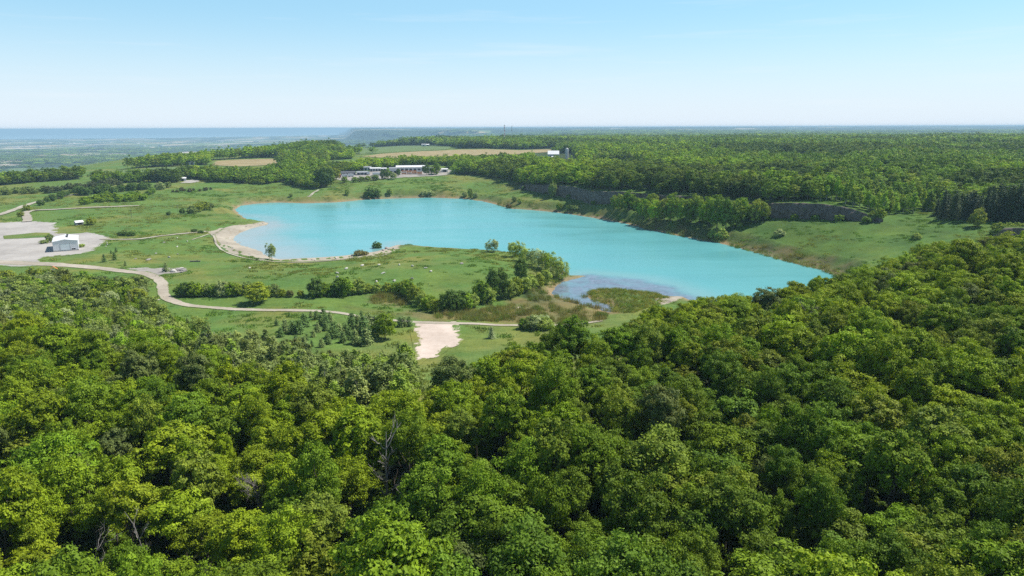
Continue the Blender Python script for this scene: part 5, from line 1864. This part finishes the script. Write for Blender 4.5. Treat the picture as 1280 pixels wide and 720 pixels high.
def hall(name, P, rz, w, d, h, rise, wall, roof, label, cat, group=None, ridge='y', doors=(), windows=(), eave=.35, chimney=None):
    """front face lies along y = 0 and looks to -y"""
    o = empty(name, (P[0], P[1], P[2] - .25), rz)
    b = MB()
    if ridge == 'y':
        b.prism([(-w / 2, 0), (w / 2, 0), (w / 2, h), (0, h + rise), (-w / 2, h)], 0, d)
    else:
        b.prism([(0, 0), (d, 0), (d, h), (d / 2, h + rise), (0, h)], -w / 2, w / 2, 'x')
    b.build('wall', wall, o)
    r = MB()
    t = .14
    if ridge == 'y':
        k = rise / (w / 2)
        for sx in (-1, 1):
            r.prism([(0, h + rise + .03), (sx * (w / 2 + eave), h - k * eave + .03), (sx * (w / 2 + eave), h - k * eave + t + .03), (0, h + rise + t + .03)], -eave, d + eave)
    else:
        k = rise / (d / 2)
        r.prism([(d / 2, h + rise + .03), (-eave, h - k * eave + .03), (-eave, h - k * eave + t + .03), (d / 2, h + rise + t + .03)], -w / 2 - eave, w / 2 + eave, 'x')
        r.prism([(d / 2, h + rise + .03), (d + eave, h - k * eave + .03), (d + eave, h - k * eave + t + .03), (d / 2, h + rise + t + .03)], -w / 2 - eave, w / 2 + eave, 'x')
    ro = r.build('roof', roof, o)
    for (x, dw, dh, mat) in doors:
        dd = MB().box(x - dw / 2, x + dw / 2, -.06, .02, .05, dh + .25).build('door', mat, o)
        f = MB()
        f.box(x - dw / 2 - .2, x - dw / 2, -.10, .01, .05, dh + .25); f.box(x + dw / 2, x + dw / 2 + .2, -.10, .01, .05, dh + .25); f.box(x - dw / 2 - .2, x + dw / 2 + .2, -.10, .01, dh + .25, dh + .47)
        f.build('frame', STEEL, dd)
    for (x, z, ww, wh) in windows:
        wn_ = MB().box(x - ww / 2, x + ww / 2, -.05, .02, z, z + wh).build('window', GLASS, o)
        f = MB()
        f.box(x - ww / 2 - .09, x + ww / 2 + .09, -.09, .01, z - .1, z); f.box(x - ww / 2 - .09, x + ww / 2 + .09, -.09, .01, z + wh, z + wh + .09)
        f.build('frame', WHITE, wn_)
    if chimney:
        x, y, s, hh = chimney
        MB().box(x - s, x + s, y - s, y + s, h, h + rise + hh).build('chimney', CONC, ro)
    return tag(o, label, cat, group)


# the white garage on the gravel yard
P = at(83, 314)
ga = hall('garage', P, face_cam(P) * .92, 11.8, 21, 5.8, .95, WHITE, ROOF_WHITE, 'white metal garage with large pale door on the gravel yard', 'garage', ridge='y',
          doors=((-.2, 4.4, 4.2, DOORW),), windows=((3.6, .7, 1.7, 1.0),), eave=.2)
for c in ga.children:
    if c.name.startswith('roof'):
        for vx, vy, s in ((.8, 8.5, .55), (.9, 15.5, .5)):
            MB().box(vx - s, vx + s, vy - s, vy + s, 6.5, 7.7).build('roof_vent', ROOF_DARK, c)
MB().box(-5.95, 5.95, -.06, .0, .05, .95).build('plinth', CONC, ga)

P = at(100, 281.5)
hall('shed', P, face_cam(P) + .3, 4.6, 3.4, 2.3, 1.0, ROOF_GREY, ROOF_WHITE, 'small grey open-fronted shed with pale roof on the grass above the yard', 'shed', ridge='x', doors=((0, 2.6, 1.8, DARKDOOR),))  # dark panel on the wall imitates the shade of the open front
# a scrap of orange and white tarpaulin among the young trees
P = at(68, 343)
t = empty('tarp_shelter', (P[0], P[1], P[2] + 1.2), face_cam(P))
MB().prism([(-1.6, 1.1), (0, 2.5), (1.6, 1.1), (1.5, 1.1), (0, 2.4), (-1.5, 1.1)], 0, 2.4).build('canopy', ORANGE, t)
for sx in (-1, 1):
    for y_ in (.1, 2.3):
        MB().tube((sx * 1.5, y_, -1.3), (sx * 1.5, y_, 1.15), .05).build('pole', STEEL, t)
MB().box(-1.4, .5, .05, .1, 0.1, 1.3).build('side_sheet', WHITE, t)
tag(t, 'small orange and white tarpaulin shelter among young trees below the yard', 'shelter')

# the farm depot behind the northern bank
BGp = 'buildings of the farm depot'


def depot(u0, u1, v, h, d, wall, roof, label, rise=.8, ridge='x', doors=1, name='farm_shed', cat='shed', dmat=DARKDOOR, group=BGp):
    P = at((u0 + u1) / 2, v)
    R_ = np.linalg.norm(P[:2])
    w = (u1 - u0) / FPX * R_ * 1.01
    ds = [(w * (k + .5) / doors - w / 2, min(3.4, w / doors * .6), min(h * .8, 3.2), dmat) for k in range(doors)]
    return hall(name, P, face_cam(P), w, d, h, rise, wall, roof, label, cat, group, ridge=ridge, doors=ds, eave=.3)


depot(427, 444, 219, 3.2, 9, ROOF_GREY, ROOF_DARK, 'long low house with dark roof behind the white trailers', 1.6, doors=3, name='farm_house', cat='house')
depot(446.5, 459, 219, 3.4, 12, ROOF_GREY, ROOF_GREY, 'blue-grey roofed shed in the middle of the depot', 1.2, doors=3)
depot(447.5, 451.5, 213, 4.2, 5, WHITE, ROOF_WHITE, 'small white cube-like shed beneath dark trees', .4)
depot(463, 475.5, 214.5, 4.2, 9, OFFWHITE, ROOF_WHITE, 'white roofed shed with dark openings at the back of the depot', .9, doors=4)  # dark door panels imitate the shade inside the openings
depot(487, 496, 217, 6.5, 10, OFFWHITE, ROOF_GREY, 'pale grey two-storey building beside the silvery round tree', 1.0, doors=2)
depot(496, 531, 214, 5.2, 22, OFFWHITE, ROOF_WHITE, 'longest white roofed building rising behind the orange stacks', 1.6, doors=7)  # dark door panels imitate shaded openings under the roof
depot(531, 543, 213.5, 3.6, 8, OFFWHITE, ROOF_WHITE, 'white shed at the far end of the longest building', .8, doors=2)
depot(552, 559.5, 215.5, 4.0, 7, OFFWHITE, ROOF_WHITE, 'separate small white shed by the wood', .8, doors=1)


depot(455, 464, 213.2, 4.4, 8, OFFWHITE, ROOF_GREY, 'grey roofed shed half behind the white roofed one', 1.0, doors=2)
depot(475.5, 483, 214, 3.6, 8, WHITE, ROOF_WHITE, 'low white shed between the tree pair and the white roofed one', .7, doors=2)
depot(543.5, 549, 212.5, 3.2, 6, WHITE, ROOF_WHITE, 'tiny white shed behind the bushy tree', .5, doors=1)


def trailer(u0, u1, v, label, mat=WHITE):
    P = at((u0 + u1) / 2, v)
    w = (u1 - u0) / FPX * np.linalg.norm(P[:2])
    t = empty('trailer', P, face_cam(P))
    MB().box(-w / 2, w / 2, 0, 2.5, 1.1, 3.9).build('body', mat, t)
    MB().box(-w / 2, w / 2, .2, 2.3, .85, 1.07).build('chassis', ROOF_DARK, t)
    for x_ in (-w * .32, -w * .22, w * .3):
        MB().tube((x_, -.02, .5), (x_, 2.52, .5), .5, 12).build('wheel', DARKDOOR, t)
    tag(t, label, 'trailer', 'white trailers parked at the depot')


trailer(427.5, 434, 221.8, 'white trailer parked next to the red container')
trailer(435, 442, 221.5, 'white trailer second from the red container')
trailer(466, 476, 219.6, 'long white trailer parked by the dark hedge trees')
trailer(458.5, 462, 218.8, 'short white trailer beside the blue-grey shed')
P = at(424.5, 222)
t = empty('red_container', P, face_cam(P))
MB().box(-1.6, 1.6, 0, 6, .15, 3.6).build('body', RED, t)
MB().box(-1.45, 1.45, -.06, 0, .3, 3.4).build('door', RED, t)
tag(t, 'bright red container standing at the end of the depot', 'container')
for k, u_ in enumerate((505, 511.5, 518, 524.5)):
    P = at(u_, 218.2)
    t = empty('lumber_stack', P, face_cam(P))
    for j in range(4):
        MB().box(-2.9, 2.9, 0, 2.2, .15 + j * 1.15, 1.0 + j * 1.15).build('bundle', ORANGE if (j + k) % 4 != 2 else OFFWHITE, t)
        MB().box(-2.7, -2.4, 0, 2.2, j * 1.15, .15 + j * 1.15).box(2.4, 2.7, 0, 2.2, j * 1.15, .15 + j * 1.15).build('spacer', WOOD, t)
    tag(t, ('tall orange stack nearest the dark tree at the long building', 'tall orange stack second along the long building', 'tall orange stack third along the long building', 'last tall orange stack by the bushy trees')[k], 'stack', 'orange stacks at the depot')

# barns, silo, houses beyond
depot(421.5, 432.5, 186.3, 5.0, 14, OFFWHITE, ROOF_WHITE, 'white roofed barn alone at the edge of the ridge wood', 3.4, doors=2, name='barn', cat='barn', group=None)
depot(685, 698.5, 197.5, 6.0, 14, OFFWHITE, ROOF_WHITE, 'white barn with broad white roof beside the silo', 5.0, doors=2, name='barn', cat='barn', group=None)
depot(689.5, 694, 198.8, 3.4, 6, WHITE, ROOF_WHITE, 'low white lean-to in front of the white barn', .8, name='farm_shed', group=None)
depot(739, 745, 194.2, 4, 8, OFFWHITE, ROOF_WHITE, 'small white shed deep in the woods beyond the silo', 1.2, name='farm_shed', group=None)
depot(527, 532, 183.2, 5, 9, OFFWHITE, ROOF_GREY, 'white farmhouse by the green crop field', 2.5, name='farm_house', cat='house', group=None)
depot(532.5, 536.5, 182.6, 4, 8, WHITE, ROOF_WHITE, 'white outbuilding next to the farmhouse by the crop field', 1.6, name='farm_shed', group=None)
depot(36, 48.5, 226, 4, 9, OFFWHITE, ROOF_GREY, 'grey roofed house half hidden in the western trees', 2.6, doors=2, name='farm_house', cat='house', group=None)
depot(237, 243, 206, 4, 9, OFFWHITE, ROOF_GREY, 'grey gabled house at the edge of the small hay field', 3.0, name='farm_house', cat='house', group=None)
depot(224, 232, 226.5, 3.4, 8, OFFWHITE, ROOF_WHITE, 'white shed by the gravel drive on the far rise', 1.0, name='farm_shed', group=None)
P = at(708.5, 198)
t = empty('silo', P, 0)
MB().tube((0, 0, -.3), (0, 0, 13.5), 2.3, 20).build('barrel', OFFWHITE, t)
d_ = MB()
for k in range(6):
    a0, a1 = k / 6 * math.pi / 2, (k + 1) / 6 * math.pi / 2
    d_.tube((0, 0, 13.5 + 1.9 * math.sin(a0)), (0, 0, 13.5 + 1.9 * math.sin(a1)), 2.42 * math.cos(a0), 20, max(.05, 2.42 * math.cos(a1)))
d_.build('dome', STEEL, t)
MB().box(2.2, 2.9, -.4, .4, 0, 13).build('chute', STEEL, t)
tag(t, 'tall pale silo with rounded cap beside the white barn', 'silo')


def mast(u, v0, vtop, r, mats, label, w, n=12):
    """lattice mast: three legs and braces, painted in bands"""
    a = math.atan((u - 640) / FPX)
    x, y = r * math.sin(a), r * math.cos(a)
    z0 = h1(x, y)
    ztop = CAM_Z - (vtop - HOR) / FPX * r
    t = empty('radio_mast', (x, y, z0), 0)
    H = ztop - z0
    for k in range(n):
        b = MB()
        za, zb = H * k / n, H * (k + 1) / n
        wa, wb = w * (1 - .6 * k / n), w * (1 - .6 * (k + 1) / n)
        for j in range(3):
            th, th2 = j * 2.094, (j + 1) * 2.094
            b.tube((wa * math.cos(th), wa * math.sin(th), za), (wb * math.cos(th), wb * math.sin(th), zb), .30, 4)
            b.tube((wa * math.cos(th), wa * math.sin(th), za), (wb * math.cos(th2), wb * math.sin(th2), zb), .16, 4)
            b.tube((wb * math.cos(th), wb * math.sin(th), zb), (wb * math.cos(th2), wb * math.sin(th2), zb), .16, 4)
        b.build('section', mats[k % len(mats)], t)
    b = MB()
    for zz_ in (H * .80, H * .93):
        b.tube((-w * .7, -.3, zz_), (-w * .7, -.3, zz_ + 2.4), .35, 8).tube((w * .7, -.3, zz_), (w * .7, -.3, zz_ + 2.4), .35, 8)
    b.build('antenna', WHITE, t)
    tag(t, label, 'mast')


mast(631.5, 172, 156.0, 1750, (RED, WHITE), 'tall red and white lattice mast rising above the horizon woods', 2.0)
mast(640.5, 172, 157.5, 2100, (STEEL,), 'thin grey lattice mast just beyond the red and white one', 1.2, 9)

# a rail fence on the bank and two poles in the meadow
P0, P1 = at(398, 234.2), at(420, 234.8)
t = empty('rail_fence', P0, math.atan2(P1[1] - P0[1], P1[0] - P0[0]))
Lf = np.linalg.norm(P1 - P0)
for k in range(8):
    MB().box(Lf * k / 7 - .1, Lf * k / 7 + .1, -.1, .1, -.4, 1.3).build('post', WOOD, t)
for z_ in (.5, 1.1):
    MB().box(0, Lf, -.17, -.11, z_, z_ + .22).build('rail', WOOD, t)
tag(t, 'low grey rail fence below the dark trees of the grove', 'fence')
for u_, v_, lab in ((164.5, 272, 'thin pale pole standing in the meadow above the yard'), (222.5, 266, 'thin pale pole at the foot of the bushy slope')):
    P = at(u_, v_)
    t = empty('utility_pole', P, 0)
    MB().tube((0, 0, -.3), (0, 0, 6.2), .13, 7, .09).build('pole', WOOD, t)
    MB().box(-.8, .8, -.06, .06, 5.6, 5.74).build('crossarm', WOOD, t)
    tag(t, lab, 'pole')

# ------------------------------------------------------------------ rocks
def rock_mesh(k, mat):
    gg = np.random.default_rng(700 + k)
    bm = bmesh.new()
    bmesh.ops.create_icosphere(bm, subdivisions=2, radius=.5)
    pl = [(unit(gg.normal(size=3)), gg.uniform(.26, .44)) for _ in range(7)]
    sx = gg.uniform(.9, 1.5), gg.uniform(.75, 1.1), gg.uniform(.5, .8)
    for v_ in bm.verts:
        c = np.array(v_.co)
        for n_, d_ in pl:
            e = c @ n_ - d_
            if e > 0: c = c - n_ * e * .9
        c = c * np.array(sx) + gg.normal(size=3) * .012
        v_.co = c
    me = bpy.data.meshes.new('rock')
    bm.to_mesh(me); bm.free()
    me.materials.append(mat)
    return me


ROCKS = [rock_mesh(k, ROCK) for k in range(5)]
ROCKS_G = [rock_mesh(10 + k, ROCKG) for k in range(5)]


def rock(name, ms, u, v, s, label, group):
    P = at(u, v)
    o = link(name, ms[int(g.integers(len(ms)))])
    o.location = (P[0], P[1], P[2] + s * .18)
    o.rotation_euler = (g.uniform(-.2, .2), g.uniform(-.2, .2), g.uniform(0, 6.28))
    o.scale = (s * g.uniform(.9, 1.3), s, s * g.uniform(.8, 1.2))
    tag(o, label, 'boulder', group)


RG = 'white boulders scattered over the meadow'
for u_, v_, s, lab in ((221.5, 297.8, 1.3, 'white boulder just below the footpath'), (221.5, 308.7, 1.3, 'white boulder alone between footpath and rubble'), (222, 318, 1.3, 'white boulder above the dark log'), (195, 317.5, 1.6, 'wide white boulder out on the meadow above the road'),
                       (211.5, 322, 1.4, 'white boulder between the log and the wide boulder'), (169.5, 324, 1.2, 'white boulder near the dark spruces by the yard'), (186, 325.3, 1.8, 'darker flat boulder above the road'), (134, 306, 1.3, 'white boulder at the gravel rim'),
                       (132.5, 308.5, 1.2, 'second white boulder at the gravel rim'), (133.5, 303.5, 1.0, 'small white boulder at the gravel rim'), (205, 303.5, 1.1, 'small white boulder below the middle of the footpath'), (234, 302, 1.1, 'small white boulder beside the beach'),
                       (312, 335.5, 1.1, 'small white boulder below the beach, above the hedge'), (433, 336.5, 1.7, 'white boulder uppermost of the loose cluster above the hedge'), (422, 342, 1.5, 'white boulder middle of the loose cluster'), (422, 346.7, 1.5, 'white boulder nearest the hedge in the loose cluster'),
                       (430, 350, 1.4, 'white boulder touching the tall hedge bush'), (453, 332.5, 1.6, 'white boulder beneath the beach point'), (474, 331.5, 1.2, 'white boulder under the tip of the beach'), (479, 342, 1.4, 'white boulder in the middle of the green meadow'),
                       (470.5, 352.7, 1.5, 'white boulder above the brown reed patch'), (493, 351.5, 1.6, 'wide white boulder above the brown reed patch'), (499, 331.5, 1.2, 'white boulder high on the meadow past the beach'), (515.5, 333, 1.5, 'white boulder, first of the three in a slanting row'),
                       (532, 335.5, 1.4, 'white boulder, second of the three in a slanting row'), (538.5, 339.8, 1.5, 'white boulder, third of the three in a slanting row'), (515, 349, 1.5, 'greyish boulder below the slanting row'), (577, 330, 1.6, 'dull boulder high on the meadow knoll')):
    rock('meadow_boulder', ROCKS if 'dull' not in lab and 'grey' not in lab and 'dark' not in lab else ROCKS_G, u_, v_, s, lab, RG)
QG = 'rocks heaped by the bend of the road'
for k in range(26):
    u_, v_ = 203 + g.uniform(0, 30), 336 + g.uniform(0, 5)
    rock('rubble_rock', ROCKS_G if k % 3 else ROCKS, u_, v_, g.uniform(.9, 2.4), f'{"grey" if k % 3 else "pale"} rock in the rubble heap by the road bend', QG)
SGk = 'stones along the sandy beach'
for k, (u_, v_) in enumerate(((483, 311), (486, 312.5), (479, 313.5), (489, 312), (492, 311), (390, 325), (394, 325.5), (365, 326.5), (350, 322), (303, 300), (300, 304), (309, 309), (287, 298), (284, 304), (291, 310), (312, 318), (323, 279.6), (317, 280), (329, 279.5), (308, 283), (420, 323.5), (440, 321), (461, 317.5))):
    rock('beach_rock', ROCKS_G if k < 5 or k % 2 else ROCKS, u_, v_, g.uniform(1.6, 3.0) if k < 3 else g.uniform(.7, 1.5), ('dark stone at the point of the beach' if k < 5 else 'stone on the near arm of the beach' if u_ > 340 else 'stone on the western curve of the beach' if u_ < 313 else 'stone on the sandy spit'), SGk)
# a fallen trunk on the grass
P = at(244, 327.3)
o = MB().tube((-2.6, 0, .35), (2.6, .3, .35), .38, 10, .30).tube((.6, .1, .5), (1.6, -.2, 1.1), .14, 6, .08).build('fallen_trunk', WOOD)
o.location = P
tag(o, 'dark fallen trunk lying on the meadow beyond the rubble', 'log')

# pale sheds and halls far down in the hazy valley
VG = 'pale halls far down in the hazy valley'
for k, (u_, v_, w_) in enumerate(((2, 195.5, 60), (12, 198, 40), (82, 180, 90), (90, 179.5, 60), (125, 178, 90), (136, 178, 60), (152, 177.6, 60), (178, 183, 60), (200, 182.5, 70), (107, 190.5, 40), (28, 192, 40), (60, 178.8, 70), (240, 177, 80), (20, 185, 60), (48, 184, 50), (150, 186, 50), (170, 179.5, 70), (118, 183.5, 50), (92, 186, 40), (212, 179, 70), (275, 178, 70), (320, 177, 80), (34, 179, 80))):
    P = at(u_, v_)
    hall('valley_hall', P, g.uniform(-.6, .6), w_, w_ * .6, 9, 1.5, WHITE, ROOF_WHITE, 'pale hall far down in the blue hazy valley' if k not in (0, 1) else ('larger white hall low in the valley at the very edge' if k == 0 else 'smaller white hall just beside the larger valley one'), 'hall', VG, doors=((0, 6, 5, DARKDOOR),))
